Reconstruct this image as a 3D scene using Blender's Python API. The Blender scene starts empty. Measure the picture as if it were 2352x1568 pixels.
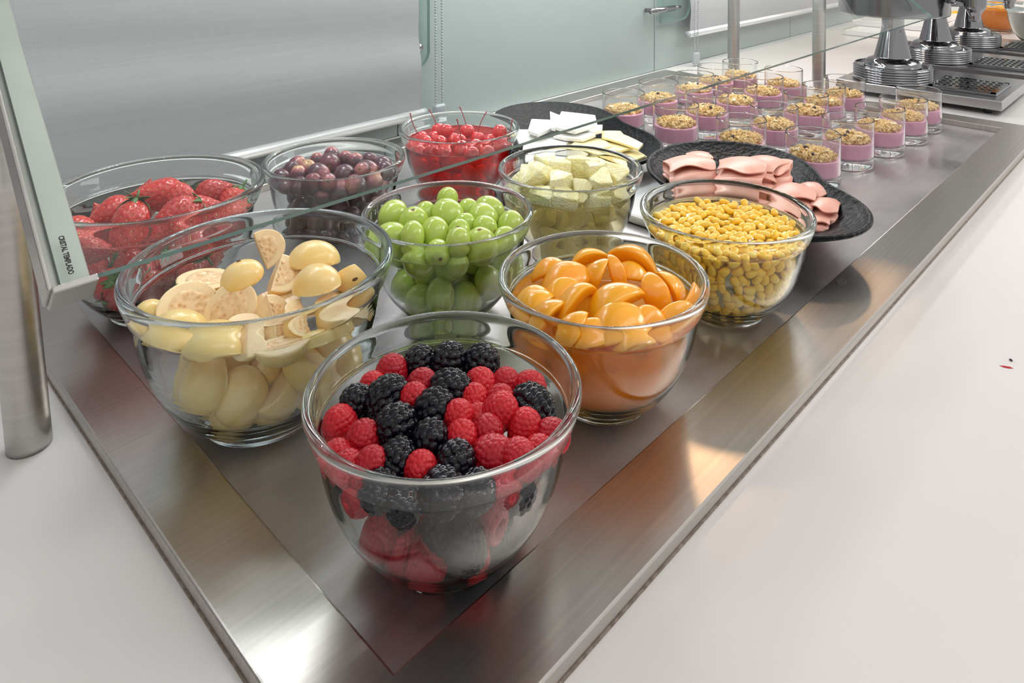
import bpy, bmesh, math, random
import numpy as np
from mathutils import Vector, Matrix, Quaternion, noise
random.seed(7); np.random.seed(7)
PI = math.pi
SC = bpy.context.scene
COL = SC.collection

# ---------------------------------------------------------------- camera
FPX, CX, CY = 1691.315, 1208.289, -135.413
PITCH, ROLL, YAW = math.radians(1.10232), math.radians(-0.07266), math.radians(43.57995)
CAM = np.array([-0.25418, -0.35001, 0.45])
fw = np.array([math.cos(PITCH)*math.cos(YAW), math.cos(PITCH)*math.sin(YAW), -math.sin(PITCH)])
rt = np.array([math.sin(YAW), -math.cos(YAW), 0.0]); up = np.cross(rt, fw)
RT = math.cos(ROLL)*rt + math.sin(ROLL)*up; UP = -math.sin(ROLL)*rt + math.cos(ROLL)*up
cd = bpy.data.cameras.new('camera'); cam = bpy.data.objects.new('camera', cd); COL.objects.link(cam)
cd.sensor_fit = 'HORIZONTAL'; cd.sensor_width = 36; cd.lens = FPX/2352*36
cd.shift_x = (1176-CX)/2352; cd.shift_y = (CY-784)/2352
cd.clip_start = .01; cd.clip_end = 60
cam.matrix_world = Matrix(((RT[0], UP[0], -fw[0], CAM[0]), (RT[1], UP[1], -fw[1], CAM[1]), (RT[2], UP[2], -fw[2], CAM[2]), (0, 0, 0, 1)))
SC.camera = cam

# ---------------------------------------------------------------- world, exposure, lights
SC.view_settings.view_transform = 'Standard'; SC.view_settings.look = 'None'
SC.view_settings.gamma = 1; SC.view_settings.use_curve_mapping = False
SC.view_settings.exposure = 0.14
w = bpy.data.worlds.new('room_light'); SC.world = w; w.use_nodes = True
wb = w.node_tree.nodes['Background']; wb.inputs[0].default_value = (1, .975, .955, 1); wb.inputs[1].default_value = .72
cy = SC.cycles
cy.use_adaptive_sampling = True; cy.adaptive_threshold = .015
cy.max_bounces = 28; cy.transmission_bounces = 26; cy.transparent_max_bounces = 64
cy.diffuse_bounces = 4; cy.glossy_bounces = 6
cy.sample_clamp_indirect = 6; cy.blur_glossy = .3
cy.caustics_refractive = True; cy.caustics_reflective = False

def area(name, loc, target, sx, sy, power, col):
    l = bpy.data.lights.new(name, 'AREA'); l.shape = 'RECTANGLE'; l.size = sx; l.size_y = sy
    l.energy = power; l.color = col
    o = bpy.data.objects.new(name, l); COL.objects.link(o); o.location = loc
    o.rotation_euler = (Vector(target)-Vector(loc)).to_track_quat('-Z', 'Y').to_euler()
    return o
area('ceiling_panel_light', (1.0, -.9, 2.3), (1.0, -.2, 0), 2.6, .8, 13, (1, .96, .93))
area('counter_strip_light', (1.45, .80, .56), (1.40, .50, 0), 1.7, .06, 7, (.97, .98, 1))
area('far_counter_light', (3.4, -1.0, 1.8), (3.0, .4, 0), 2.0, .8, 34, (1, .99, .97))

# ---------------------------------------------------------------- helpers
def ray(px, py): return fw + RT*(px-CX)/FPX - UP*(py-CY)/FPX
def at(px, py, z):
    d = ray(px, py); return CAM + d*((z-CAM[2])/d[2])
def tag(o, label=None, cat=None, group=None, kind=None):
    if label: o['label'] = label
    if cat: o['category'] = cat
    if group: o['group'] = group
    if kind: o['kind'] = kind
    return o
def link(name, me, parent=None, mats=()):
    if mats and not me.materials:
        for m in (mats if isinstance(mats, (list, tuple)) else [mats]): me.materials.append(m)
    o = bpy.data.objects.new(name, me); COL.objects.link(o); o.parent = parent
    return o
def mesh(name, V, F, smooth=True, mi=None):
    me = bpy.data.meshes.new(name); me.from_pydata([tuple(map(float, v)) for v in V], [], [tuple(int(i) for i in f) for f in F])
    me.polygons.foreach_set('use_smooth', [smooth]*len(me.polygons))
    if mi is not None: me.polygons.foreach_set('material_index', mi)
    me.update(); return me
def from_bm(name, bm, smooth=False):
    bmesh.ops.recalc_face_normals(bm, faces=bm.faces)
    me = bpy.data.meshes.new(name); bm.to_mesh(me); bm.free()
    me.polygons.foreach_set('use_smooth', [smooth]*len(me.polygons)); me.update(); return me
def grid_faces(nu, nv, wrap=True):
    F = []
    for j in range(nv-1):
        for i in range(nu if wrap else nu-1):
            a = j*nu+i; b = j*nu+(i+1) % nu; F.append((a, b, b+nu, a+nu))
    return F
def revolve(prof, n=64, name='m', cap0=True, cap1=True, closed=False, off=(0, 0)):
    q = [prof[0]]
    for a, b in zip(prof[:-1], prof[1:]):   # support loops keep long walls flat under smooth shading
        L = math.hypot(b[0]-a[0], b[1]-a[1])
        if L > .006:
            for t in (.0012/L, 1-.0012/L): q.append((a[0]+(b[0]-a[0])*t, a[1]+(b[1]-a[1])*t))
        q.append(b)
    prof = q
    V = []; 
    for r, z in prof:
        for i in range(n):
            t = 2*PI*i/n; V.append((off[0]+r*math.cos(t), off[1]+r*math.sin(t), z))
    F = grid_faces(n, len(prof))
    L = len(prof)
    if closed:
        for i in range(n): F.append(((L-1)*n+i, (L-1)*n+(i+1) % n, (i+1) % n, i))
    else:
        if cap0: F.append(tuple(range(n-1, -1, -1)))
        if cap1: F.append(tuple((L-1)*n+i for i in range(n)))
    return mesh(name, V, F)
def smooth_prof(P, k=6):
    P = [np.array(p, float) for p in P]; out = []
    Q = [2*P[0]-P[1]]+P+[2*P[-1]-P[-2]]
    for i in range(1, len(Q)-2):
        for j in range(k):
            t = j/k; a, b, c, d = Q[i-1:i+3]
            out.append(.5*((2*b)+(-a+c)*t+(2*a-5*b+4*c-d)*t*t+(-a+3*b-3*c+d)*t**3))
    out.append(P[-1]); return [tuple(o) for o in out]
def box_bm(bm, lo, hi, bev=0, seg=2):
    c = [(a+b)/2 for a, b in zip(lo, hi)]; s = [b-a for a, b in zip(lo, hi)]
    r = bmesh.ops.create_cube(bm, size=1, matrix=Matrix.Translation(c) @ Matrix.Diagonal((*s, 1)))
    if bev:
        es = list({e for v in r['verts'] for e in v.link_edges})
        bmesh.ops.bevel(bm, geom=es, offset=bev, segments=seg, affect='EDGES', profile=.5)
def box(name, lo, hi, mat, parent=None, bev=0, seg=2):
    bm = bmesh.new(); box_bm(bm, lo, hi, bev, seg); return link(name, from_bm(name, bm, False), parent, mat)
def tube(name, pts, rad, mat, parent=None, n=12, caps=True):
    pts = [Vector(p) for p in pts]; V = []; m = len(pts)
    R = rad if isinstance(rad, (list, tuple)) else [rad]*m
    d0 = (pts[1]-pts[0]).normalized(); u = d0.orthogonal().normalized()
    for i, p in enumerate(pts):
        d = (pts[min(i+1, m-1)]-pts[max(i-1, 0)]).normalized()
        u = (u-d*u.dot(d)).normalized(); v = d.cross(u)
        for k in range(n):
            t = 2*PI*k/n; V.append(p+(u*math.cos(t)+v*math.sin(t))*R[i])
    F = grid_faces(n, m)
    if caps: F += [tuple(range(n-1, -1, -1)), tuple((m-1)*n+i for i in range(n))]
    return link(name, mesh(name, V, F), parent, mat)
def empty(name, loc=(0, 0, 0)):
    o = bpy.data.objects.new(name, None); COL.objects.link(o); o.location = loc; o.empty_display_size = .02; return o
def basis(px, py, p):
    """view vectors at a world point: to the picture's right, up, and towards the viewer"""
    t = CAM-np.array(p); t /= np.linalg.norm(t)
    r = np.cross(t, [0, 0, 1.]); r /= -np.linalg.norm(r); u = np.cross(t, r); 
    if u[2] < 0: u = -u
    return r, u, t
def orient(axis, roll=0.0, ref=None):
    z = Vector(axis).normalized()
    x = Vector(ref) if ref is not None else z.orthogonal()
    x = (x-z*x.dot(z)).normalized(); y = z.cross(x)
    return (Matrix((x, y, z)).transposed() @ Matrix.Rotation(roll, 3, 'Z')).to_quaternion()
def rand_quat(rs): 
    q = Quaternion(rs.normal(size=4)); q.normalize(); return q

# ---------------------------------------------------------------- materials
def mat(name):
    m = bpy.data.materials.new(name); m.use_nodes = True; nt = m.node_tree
    return m, nt, nt.nodes['Principled BSDF']
def N(nt, t, **k):
    n = nt.nodes.new(t)
    for a, v in k.items():
        if a in n.inputs: n.inputs[a].default_value = v
        else: setattr(n, a, v)
    return n
def ramp(nt, src, stops):
    r = N(nt, 'ShaderNodeValToRGB'); e = r.color_ramp.elements
    while len(e) < len(stops): e.new(.5)
    for i, (p, c) in enumerate(stops): e[i].position = p; e[i].color = (*c, 1) if len(c) == 3 else c
    nt.links.new(src, r.inputs[0]); return r.outputs[0]
def coords(nt, scale=(1, 1, 1)):
    t = N(nt, 'ShaderNodeTexCoord'); mp = N(nt, 'ShaderNodeMapping'); mp.inputs['Scale'].default_value = scale
    nt.links.new(t.outputs['Object'], mp.inputs[0]); return mp.outputs[0]
def noise_n(nt, sc, scale=(1, 1, 1), detail=4, rough=.5):
    n = N(nt, 'ShaderNodeTexNoise'); n.inputs['Scale'].default_value = sc; n.inputs['Detail'].default_value = detail
    n.inputs['Roughness'].default_value = rough
    nt.links.new(coords(nt, scale), n.inputs['Vector']); return n.outputs['Fac']
def bump(nt, b, src, strength, dist):
    n = N(nt, 'ShaderNodeBump'); n.inputs['Strength'].default_value = strength; n.inputs['Distance'].default_value = dist
    nt.links.new(src, n.inputs['Height']); nt.links.new(n.outputs[0], b.inputs['Normal'])
def simple(name, col, rough=.4, metal=0, sss=0, coat=0, col2=None, nscale=60, bmp=0, bdist=.001, spec=.5, trans=0, rad=(1, .6, .4), sscale=.006, per_object=0):
    m, nt, b = mat(name)
    b.inputs['Base Color'].default_value = (*col, 1); b.inputs['Roughness'].default_value = rough
    b.inputs['Metallic'].default_value = metal; b.inputs['Specular IOR Level'].default_value = spec
    b.inputs['Coat Weight'].default_value = coat; b.inputs['Coat Roughness'].default_value = .08
    b.inputs['Transmission Weight'].default_value = trans
    if sss:
        b.inputs['Subsurface Weight'].default_value = sss; b.inputs['Subsurface Radius'].default_value = rad
        b.inputs['Subsurface Scale'].default_value = sscale
    if col2 is not None:
        f = noise_n(nt, nscale); c = ramp(nt, f, [(.35, col), (.7, col2)])
        if per_object:
            oi = N(nt, 'ShaderNodeObjectInfo'); mx = N(nt, 'ShaderNodeMix', data_type='RGBA'); 
            nt.links.new(c, mx.inputs['A']); mx.inputs['B'].default_value = (*per_object, 1)
            mr = N(nt, 'ShaderNodeMath', operation='MULTIPLY'); mr.inputs[1].default_value = .7
            nt.links.new(oi.outputs['Random'], mr.inputs[0]); nt.links.new(mr.outputs[0], mx.inputs['Factor']); c = mx.outputs['Result']
        nt.links.new(c, b.inputs['Base Color'])
    if bmp: bump(nt, b, noise_n(nt, nscale*2.5), bmp, bdist)
    return m
def brushed(name, col, rough, sc, aniso=.6, tangent='X', patchy=0, lo=None):
    m, nt, b = mat(name)
    b.inputs['Metallic'].default_value = 1; b.inputs['Roughness'].default_value = rough
    b.inputs['Anisotropic'].default_value = aniso
    tg = N(nt, 'ShaderNodeTangent', direction_type='RADIAL', axis='Z')
    if tangent: 
        cv = N(nt, 'ShaderNodeCombineXYZ'); cv.inputs[0].default_value = 1 if tangent == 'X' else 0; cv.inputs[1].default_value = 1 if tangent == 'Y' else 0
        nt.links.new(cv.outputs[0], b.inputs['Tangent'])
    else: nt.links.new(tg.outputs[0], b.inputs['Tangent'])
    f = noise_n(nt, 1, sc, 6, .6)
    c = ramp(nt, f, [(.3, tuple(x*.90 for x in col)), (.7, tuple(min(1, x*1.06) for x in col))])
    if patchy:
        g = noise_n(nt, 5, (1, 1, 1), 4, .5)
        gr = ramp(nt, g, [(.34, (0, 0, 0)), (.72, (1, 1, 1))])
        mx = N(nt, 'ShaderNodeMix', data_type='RGBA'); nt.links.new(gr, mx.inputs['Factor']); nt.links.new(c, mx.inputs['A']); mx.inputs['B'].default_value = (*lo, 1)
        c = mx.outputs['Result']
        rr = N(nt, 'ShaderNodeMapRange'); rr.inputs['To Min'].default_value = rough; rr.inputs['To Max'].default_value = rough+patchy
        nt.links.new(gr, rr.inputs['Value']); nt.links.new(rr.outputs[0], b.inputs['Roughness'])
        mr = N(nt, 'ShaderNodeMapRange'); mr.inputs['To Min'].default_value = 1; mr.inputs['To Max'].default_value = .45
        nt.links.new(gr, mr.inputs['Value']); nt.links.new(mr.outputs[0], b.inputs['Metallic'])
    nt.links.new(c, b.inputs['Base Color']); bump(nt, b, f, .05, .0004)
    return m
def glass(name, col, ior=1.37, rough=0.0):
    m = bpy.data.materials.new(name); m.use_nodes = True; nt = m.node_tree; nt.nodes.remove(nt.nodes['Principled BSDF'])
    g = N(nt, 'ShaderNodeBsdfGlass'); g.inputs['Color'].default_value = (*col, 1); g.inputs['Roughness'].default_value = rough; g.inputs['IOR'].default_value = ior
    nt.links.new(g.outputs[0], nt.nodes['Material Output'].inputs[0]); return m
def thin_glass(name, col, haze=.0, refl=.8, f0=.035):
    """a thin pane: fresnel reflection over clear transmission, with a little surface haze"""
    m = bpy.data.materials.new(name); m.use_nodes = True; nt = m.node_tree; nt.nodes.remove(nt.nodes['Principled BSDF'])
    t = N(nt, 'ShaderNodeBsdfTransparent'); t.inputs[0].default_value = (*col, 1)
    gl = N(nt, 'ShaderNodeBsdfGlossy'); gl.inputs['Roughness'].default_value = .02
    ge = N(nt, 'ShaderNodeNewGeometry'); dp = N(nt, 'ShaderNodeVectorMath', operation='DOT_PRODUCT'); nt.links.new(ge.outputs['Incoming'], dp.inputs[0]); nt.links.new(ge.outputs['Normal'], dp.inputs[1])
    def mth(op, a, b=None):
        n = N(nt, 'ShaderNodeMath', operation=op)
        for i, q in enumerate((a, b)):
            if q is None: continue
            if isinstance(q, (int, float)): n.inputs[i].default_value = q
            else: nt.links.new(q, n.inputs[i])
        return n.outputs[0]
    fr = mth('ADD', mth('MULTIPLY', mth('POWER', mth('SUBTRACT', 1.0, mth('ABSOLUTE', dp.outputs['Value'])), 5.0), refl), f0)
    d = N(nt, 'ShaderNodeBsdfDiffuse'); d.inputs[0].default_value = (.8, .85, .86, 1)
    m1 = N(nt, 'ShaderNodeMixShader'); m1.inputs[0].default_value = haze
    nt.links.new(t.outputs[0], m1.inputs[1]); nt.links.new(d.outputs[0], m1.inputs[2])
    m2 = N(nt, 'ShaderNodeMixShader'); nt.links.new(fr, m2.inputs[0]); nt.links.new(m1.outputs[0], m2.inputs[1]); nt.links.new(gl.outputs[0], m2.inputs[2])
    nt.links.new(m2.outputs[0], nt.nodes['Material Output'].inputs[0]); return m
def liquid(name, col, body, cloud):
    """syrup: tinted clear interface with a share of cloudy scattering and a wet reflection"""
    m = thin_glass(name, col, cloud, .35, .02); nt = m.node_tree
    d = [n for n in nt.nodes if n.type == 'BSDF_DIFFUSE'][0]; d.inputs[0].default_value = (*body, 1)
    t = N(nt, 'ShaderNodeBsdfTranslucent'); t.inputs[0].default_value = (*body, 1)
    mx = [l.to_node for l in nt.links if l.from_node == d][0]
    a = N(nt, 'ShaderNodeMixShader'); a.inputs[0].default_value = .5
    nt.links.new(d.outputs[0], a.inputs[1]); nt.links.new(t.outputs[0], a.inputs[2]); nt.links.new(a.outputs[0], mx.inputs[2])
    return m
def emit(name, col, s):
    m = bpy.data.materials.new(name); m.use_nodes = True; nt = m.node_tree; nt.nodes.remove(nt.nodes['Principled BSDF'])
    g = N(nt, 'ShaderNodeEmission'); g.inputs[0].default_value = (*col, 1); g.inputs[1].default_value = s
    nt.links.new(g.outputs[0], nt.nodes['Material Output'].inputs[0]); return m

M = {}
M['counter'] = simple('white_laminate', (.66, .635, .62), .24, col2=(.68, .655, .64), nscale=3, spec=.5)
M['frame'] = brushed('brushed_steel_frame', (.56, .53, .50), .31, (1, 260, 1), .65, 'X')
M['floor'] = brushed('chilled_steel_floor', (.60, .58, .58), .26, (6, 120, 1), .3, 'X', .20, (.42, .40, .40))
M['post'] = brushed('brushed_steel_post', (.50, .48, .46), .30, (1, 1, 160), .5, None)
M['bracket'] = simple('satin_steel_bracket', (.42, .41, .39), .35, 1, col2=(.47, .46, .44), nscale=40)
M['pad'] = simple('white_backing_strip', (.60, .62, .58), .5, col2=(.55, .57, .53), nscale=20)
M['ink'] = simple('black_print', (.02, .02, .02), .6)
M['chrome'] = simple('chrome', (.27, .27, .28), .06, 1)
M['chrome_dark'] = simple('polished_steel', (.22, .22, .23), .16, 1)
M['base_steel'] = simple('satin_base_steel', (.46, .46, .46), .26, 1)
M['hole'] = simple('dark_recess', (.03, .03, .03), .7)
M['sealant'] = simple('dark_sealant', (.16, .12, .09), .6, col2=(.32, .27, .23), nscale=200)
M['rubber'] = simple('black_rubber', (.02, .02, .02), .6)
M['bowl'] = glass('clear_bowl_glass', (.96, .975, .97))
M['bowl_green'] = glass('greenish_bowl_glass', (.95, .978, .985))
M['tumbler'] = glass('tumbler_glass', (.985, .99, .99), 1.45)
M['pane'] = thin_glass('guard_pane_glass', (.96, .98, .97), .006, .6, .02)
M['pane_edge'] = simple('green_glass_edge', (.20, .34, .31), .12, spec=.8)
M['screen'] = thin_glass('screen_glass', (.80, .90, .88), .06)
M['stone'] = simple('black_stoneware', (.004, .004, .005), .34, col2=(.008, .008, .010), nscale=50, bmp=.9, bdist=.003, spec=.12)
M['white_plate'] = simple('white_china', (.85, .85, .85), .2)
M['yogurt'] = simple('pink_yogurt', (.95, .50, .66), .4, sss=.3, rad=(1, .5, .6), sscale=.004)
M['granola'] = simple('toasted_granola', (.66, .42, .16), .6, col2=(.88, .70, .38), nscale=120)
M['raisin'] = simple('dark_raisin', (.03, .015, .02), .45)
M['almond'] = simple('almond_flake', (.85, .72, .52), .5)
M['alu'] = simple('satin_aluminium', (.75, .76, .77), .35, .6)
M['grey_plastic'] = simple('grey_plastic', (.33, .35, .37), .4)
M['bead'] = simple('grey_bead', (.30, .32, .34), .35, .5)

# fruit materials
M['guava_skin'] = simple('guava_skin', (.90, .60, .19), .30, col2=(.92, .69, .33), nscale=40, sss=.25, sscale=.005, per_object=(.82, .60, .20), bmp=.15, bdist=.0006, coat=.25)
M['guava_flesh'] = simple('guava_flesh', (.92, .72, .42), .42, col2=(.88, .62, .36), nscale=90, sss=.3, sscale=.005, bmp=.3, bdist=.0006, coat=.15)
def pulp():
    m, nt, b = mat('guava_pulp')
    v = N(nt, 'ShaderNodeTexVoronoi'); v.inputs['Scale'].default_value = 210; nt.links.new(coords(nt), v.inputs['Vector'])
    c = ramp(nt, v.outputs['Distance'], [(.0, (.52, .22, .07)), (.16, (.74, .42, .18)), (.5, (.84, .58, .32))])
    nt.links.new(c, b.inputs['Base Color']); b.inputs['Roughness'].default_value = .3
    bump(nt, b, v.outputs['Distance'], .5, .001); return m
M['pulp'] = pulp()
M['seed_brown'] = simple('brown_blemish', (.10, .035, .01), .6)
M['blackberry'] = simple('blackberry_skin', (.005, .004, .008), .15, spec=.32)
M['raspberry'] = simple('raspberry_skin', (.50, .008, .016), .34, spec=.3, sss=.2, rad=(1, .15, .12), sscale=.003, col2=(.60, .02, .03), nscale=80, per_object=(.30, .004, .016))
M['green_grape'] = simple('green_grape_skin', (.40, .55, .07), .16, sss=.35, rad=(.8, 1, .3), sscale=.006, col2=(.52, .62, .13), nscale=45, per_object=(.46, .55, .10), coat=.3)
def redgrape():
    m, nt, b = mat('red_grape_skin'); oi = N(nt, 'ShaderNodeObjectInfo')
    sx = N(nt, 'ShaderNodeSeparateXYZ'); tc = N(nt, 'ShaderNodeTexCoord'); nt.links.new(tc.outputs['Object'], sx.inputs[0])
    mr = N(nt, 'ShaderNodeMapRange'); mr.inputs['From Min'].default_value = .003; mr.inputs['From Max'].default_value = .0165
    nt.links.new(sx.outputs['Z'], mr.inputs['Value'])
    ml = N(nt, 'ShaderNodeMath', operation='MULTIPLY'); nt.links.new(mr.outputs[0], ml.inputs[0]); nt.links.new(oi.outputs['Random'], ml.inputs[1])
    nz = noise_n(nt, 90); ad = N(nt, 'ShaderNodeMath', operation='MULTIPLY'); ad.inputs[1].default_value = .25; nt.links.new(nz, ad.inputs[0])
    a2 = N(nt, 'ShaderNodeMath', operation='ADD'); nt.links.new(ml.outputs[0], a2.inputs[0]); nt.links.new(ad.outputs[0], a2.inputs[1])
    c = ramp(nt, a2.outputs[0], [(.08, (.055, .012, .028)), (.35, (.20, .04, .06)), (.65, (.42, .13, .13)), (.95, (.55, .36, .15))])
    nt.links.new(c, b.inputs['Base Color']); b.inputs['Roughness'].default_value = .26; b.inputs['Coat Weight'].default_value = .3
    return m
M['red_grape'] = redgrape()
M['scar'] = simple('stem_scar', (.20, .12, .04), .7)
M['cherry'] = simple('glace_cherry', (.62, .006, .012), .07, sss=.3, rad=(1, .1, .1), sscale=.004, coat=.6, spec=.7)
M['stem'] = simple('cherry_stem', (.30, .02, .02), .3)
M['strawberry'] = simple('strawberry_flesh', (.50, .012, .014), .24, sss=.2, rad=(1, .15, .1), sscale=.004, col2=(.66, .04, .025), nscale=30, per_object=(.38, .008, .015), coat=.3)
M['achene'] = simple('strawberry_seed', (.65, .30, .08), .4)
M['calyx'] = simple('green_calyx', (.05, .13, .03), .5, col2=(.10, .22, .05), nscale=60)
M['pineapple'] = simple('pineapple_flesh', (.96, .82, .34), .3, col2=(1, .92, .60), nscale=60, sss=.35, rad=(1, .8, .3), sscale=.006, bmp=.5, bdist=.001, coat=.3)
def fibrous():
    m = simple('pineapple_flesh', (.98, .86, .40), .3, col2=(1, .95, .66), nscale=70, sss=.3, rad=(1, .8, .3), sscale=.006, coat=.3)
    nt = m.node_tree; b = nt.nodes['Principled BSDF']; bump(nt, b, noise_n(nt, 1, (110, 420, 420), 3), .9, .004); return m
M['pineapple'] = fibrous()
M['peach'] = simple('peach_flesh', (.95, .34, .008), .22, col2=(.97, .42, .015), nscale=30, sss=.35, rad=(1, .45, .1), sscale=.007, coat=.4, per_object=(.95, .48, .012), bmp=.1, bdist=.0005)
M['corn'] = simple('corn_kernel_skin', (1, .56, .008), .2, col2=(1, .66, .04), nscale=50, per_object=(.96, .74, .18), coat=.3)
M['ham'] = simple('cooked_ham', (.78, .37, .285), .36, col2=(.83, .46, .37), nscale=45, sss=.25, rad=(1, .4, .3), sscale=.004, bmp=.08, bdist=.0005)
M['white_cheese'] = simple('white_cheese', (.90, .90, .86), .35, sss=.2, rad=(1, .9, .8), sscale=.004)
M['yellow_cheese'] = simple('yellow_cheese', (.92, .80, .42), .35, sss=.2, rad=(1, .8, .5), sscale=.004)

# ---------------------------------------------------------------- the setting
def wall_material():
    m, nt, b = mat('frosted_green_panel')
    f = noise_n(nt, 1.2, (.4, 1, 2.2), 2)
    c = ramp(nt, f, [(.3, (.27, .315, .31)), (.7, (.345, .39, .385))]); nt.links.new(c, b.inputs['Base Color'])
    b.inputs['Roughness'].default_value = .34; return m
M['wall'] = wall_material()
M['floor_tile'] = simple('grey_floor', (.3, .3, .3), .5)
WY = .936
def structure(o): o['kind'] = 'structure'; return o
wall = structure(link('wall_back', from_bm('wall_back', (lambda b: (box_bm(b, (-2.5, WY+.012, -.9), (7, WY+.1, 2.6)), b)[1])(bmesh.new())), None, M['rubber']))
seams = [-1.4, -.35, .6974, 1.677, 2.66, 3.64, 4.62, 7]
for a, b in zip(seams[:-1], seams[1:]):
    box('glass_panel', (a+.002, WY, 0.0), (b-.002, WY+.012, 2.2), M['wall'], wall, .0015, 1)
fl = structure(box('floor', (-3, -3.2, -.92), (7, WY+.1, -.9), M['floor_tile']))

# counter with a cut-out for the cold well
WX0, WX1, WY0, WY1 = 0.0, 1.6123, 0.0, .832        # inner edge of the well
FX0, FX1, FY0, FY1 = -.058, 1.6704, -.0683, .8945  # outer edge of the steel frame
def ring(name, o, i, z0, z1, mat_, parent=None, bev=0):
    bm = bmesh.new(); L = {}
    for k, (x0, x1, y0, y1) in (('o', o), ('i', i)):
        for z in (z0, z1): L[k, z] = [bm.verts.new((x, y, z)) for x, y in ((x0, y0), (x1, y0), (x1, y1), (x0, y1))]
    for n in range(4):
        m = (n+1) % 4
        bm.faces.new((L['o', z1][n], L['o', z1][m], L['i', z1][m], L['i', z1][n]))
        bm.faces.new((L['o', z0][m], L['o', z0][n], L['i', z0][n], L['i', z0][m]))
        bm.faces.new((L['o', z0][n], L['o', z0][m], L['o', z1][m], L['o', z1][n]))
        bm.faces.new((L['i', z0][m], L['i', z0][n], L['i', z1][n], L['i', z1][m]))
    if bev:
        es = [e for e in bm.edges if all(abs(v.co.z-z1) < 1e-6 for v in e.verts) and not ((e.verts[0] in L['o', z1]) != (e.verts[1] in L['o', z1]))]
        bmesh.ops.bevel(bm, geom=es, offset=bev, segments=3, affect='EDGES', profile=.5)
    return link(name, from_bm(name, bm), parent, mat_)
ct = ring('countertop', (-1.8, 6.5, -1.5, WY), (WX0-.02, WX1+.02, WY0-.02, WY1+.02), -.04, 0.0, M['counter'])
tag(ct, 'long white laminate buffet countertop around the steel cold well', 'countertop')
cw = empty('cold_well', ((FX0+FX1)/2, (FY0+FY1)/2, 0))
tag(cw, 'stainless steel drop-in cold well holding all the fruit bowls', 'cold well')
def child(o, root): 
    o.parent = root; o.matrix_parent_inverse = Matrix.Translation(-root.location); return o
child(ring('rim_frame', (FX0, FX1, FY0, FY1), (WX0, WX1, WY0, WY1), .0005, .012, M['frame'], None, .0022), cw)
child(ring('sealant', (FX0-.0011, FX1+.0011, FY0-.0011, FY1+.0011), (FX0+.002, FX1-.002, FY0+.002, FY1-.002), .0001, .0016, M['sealant'], None), cw)
child(box('well_floor', (WX0-.015, WY0-.015, -.012), (WX1+.015, WY1+.015, 0.0), M['floor']), cw)
bm = bmesh.new(); bmesh.ops.create_cone(bm, cap_ends=True, segments=24, radius1=.011, radius2=.010, depth=.0012)
bmesh.ops.scale(bm, vec=(1, .45, 1), verts=bm.verts); bmesh.ops.translate(bm, vec=at(1932, 646, .0125), verts=bm.verts)
child(tag(link('drain_slot', from_bm('drain_slot', bm), None, M['hole']), 'small oval slot in the steel edge'), cw)
# dull scale and water marks on the steel floor: thin dried crust near the ham plate and the corner
# ---------------------------------------------------------------- glass bowls
BP_OUT = [(0, 0), (.36, 0), (.43, .006), (.445, .03), (.47, .06), (.58, .16), (.70, .31), (.80, .50), (.865, .70), (.895, .88), (.905, .955), (.935, .975), (.955, 1.02), (.985, 1.10), (1.0, 1.155), (.995, 1.185), (.975, 1.2), (.95, 1.197)]
BP_IN = [(.925, 1.17), (.915, 1.12), (.905, 1.0), (.875, .85), (.835, .68), (.76, .47), (.66, .30), (.53, .17), (.38, .085), (.2, .065), (0, .06)]
def rin_fn(R):
    z = [p[1]*R for p in BP_IN[::-1]]; r = [p[0]*R for p in BP_IN[::-1]]
    return lambda q: np.interp(q, z, r)
BOWLS = {}
_bowl_me = {}
def bowl(key, x, y, R, label, mat_='bowl'):
    k = (round(R, 3), mat_)
    if k not in _bowl_me:
        pr = smooth_prof([(a*R, b*R) for a, b in BP_OUT+BP_IN], 4); pr = [(max(a, 0.0), max(b, 0.0)) for a, b in pr]
        pr[0] = (1e-5, 0); pr[-1] = (1e-5, .06*R)
        me = revolve(pr, 96, 'glass_bowl'); me.materials.append(M[mat_]); _bowl_me[k] = me
    o = link('glass_bowl', _bowl_me[k]); o.location = (x, y, .0004)
    tag(o, label, 'bowl', 'glass bowls in the cold well'); BOWLS[key] = (np.array([x, y, 0.0]), R); return o
R1, R2 = .09986, .1201
bowl('berry', .0882, .0582, R1, 'clear glass bowl of blackberries and raspberries at the well corner')
bowl('guava', .0679, .2958, R2, 'big clear glass bowl filled with cut yellow guavas', 'bowl_green')
bowl('peach', .3012, .0779, R1, 'clear glass bowl of orange peach slices in syrup')
bowl('corn', .5297, .0726, R1, 'clear glass bowl of yellow sweetcorn beside the ham plate')
bowl('green', .3019, .3057, R1, 'clear glass bowl heaped with green grapes')
bowl('pine', .5201, .3030, R1, 'clear glass bowl of pale pineapple chunks in juice')
bowl('cherry', .5511, .5696, R1, 'clear glass bowl of bright red stemmed cherries in syrup')
bowl('purple', .3186, .5747, R1, 'clear glass bowl heaped with purple red grapes')
bowl('straw', .0742, .5677, R2, 'big clear glass bowl of whole strawberries behind the glass guard')

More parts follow.
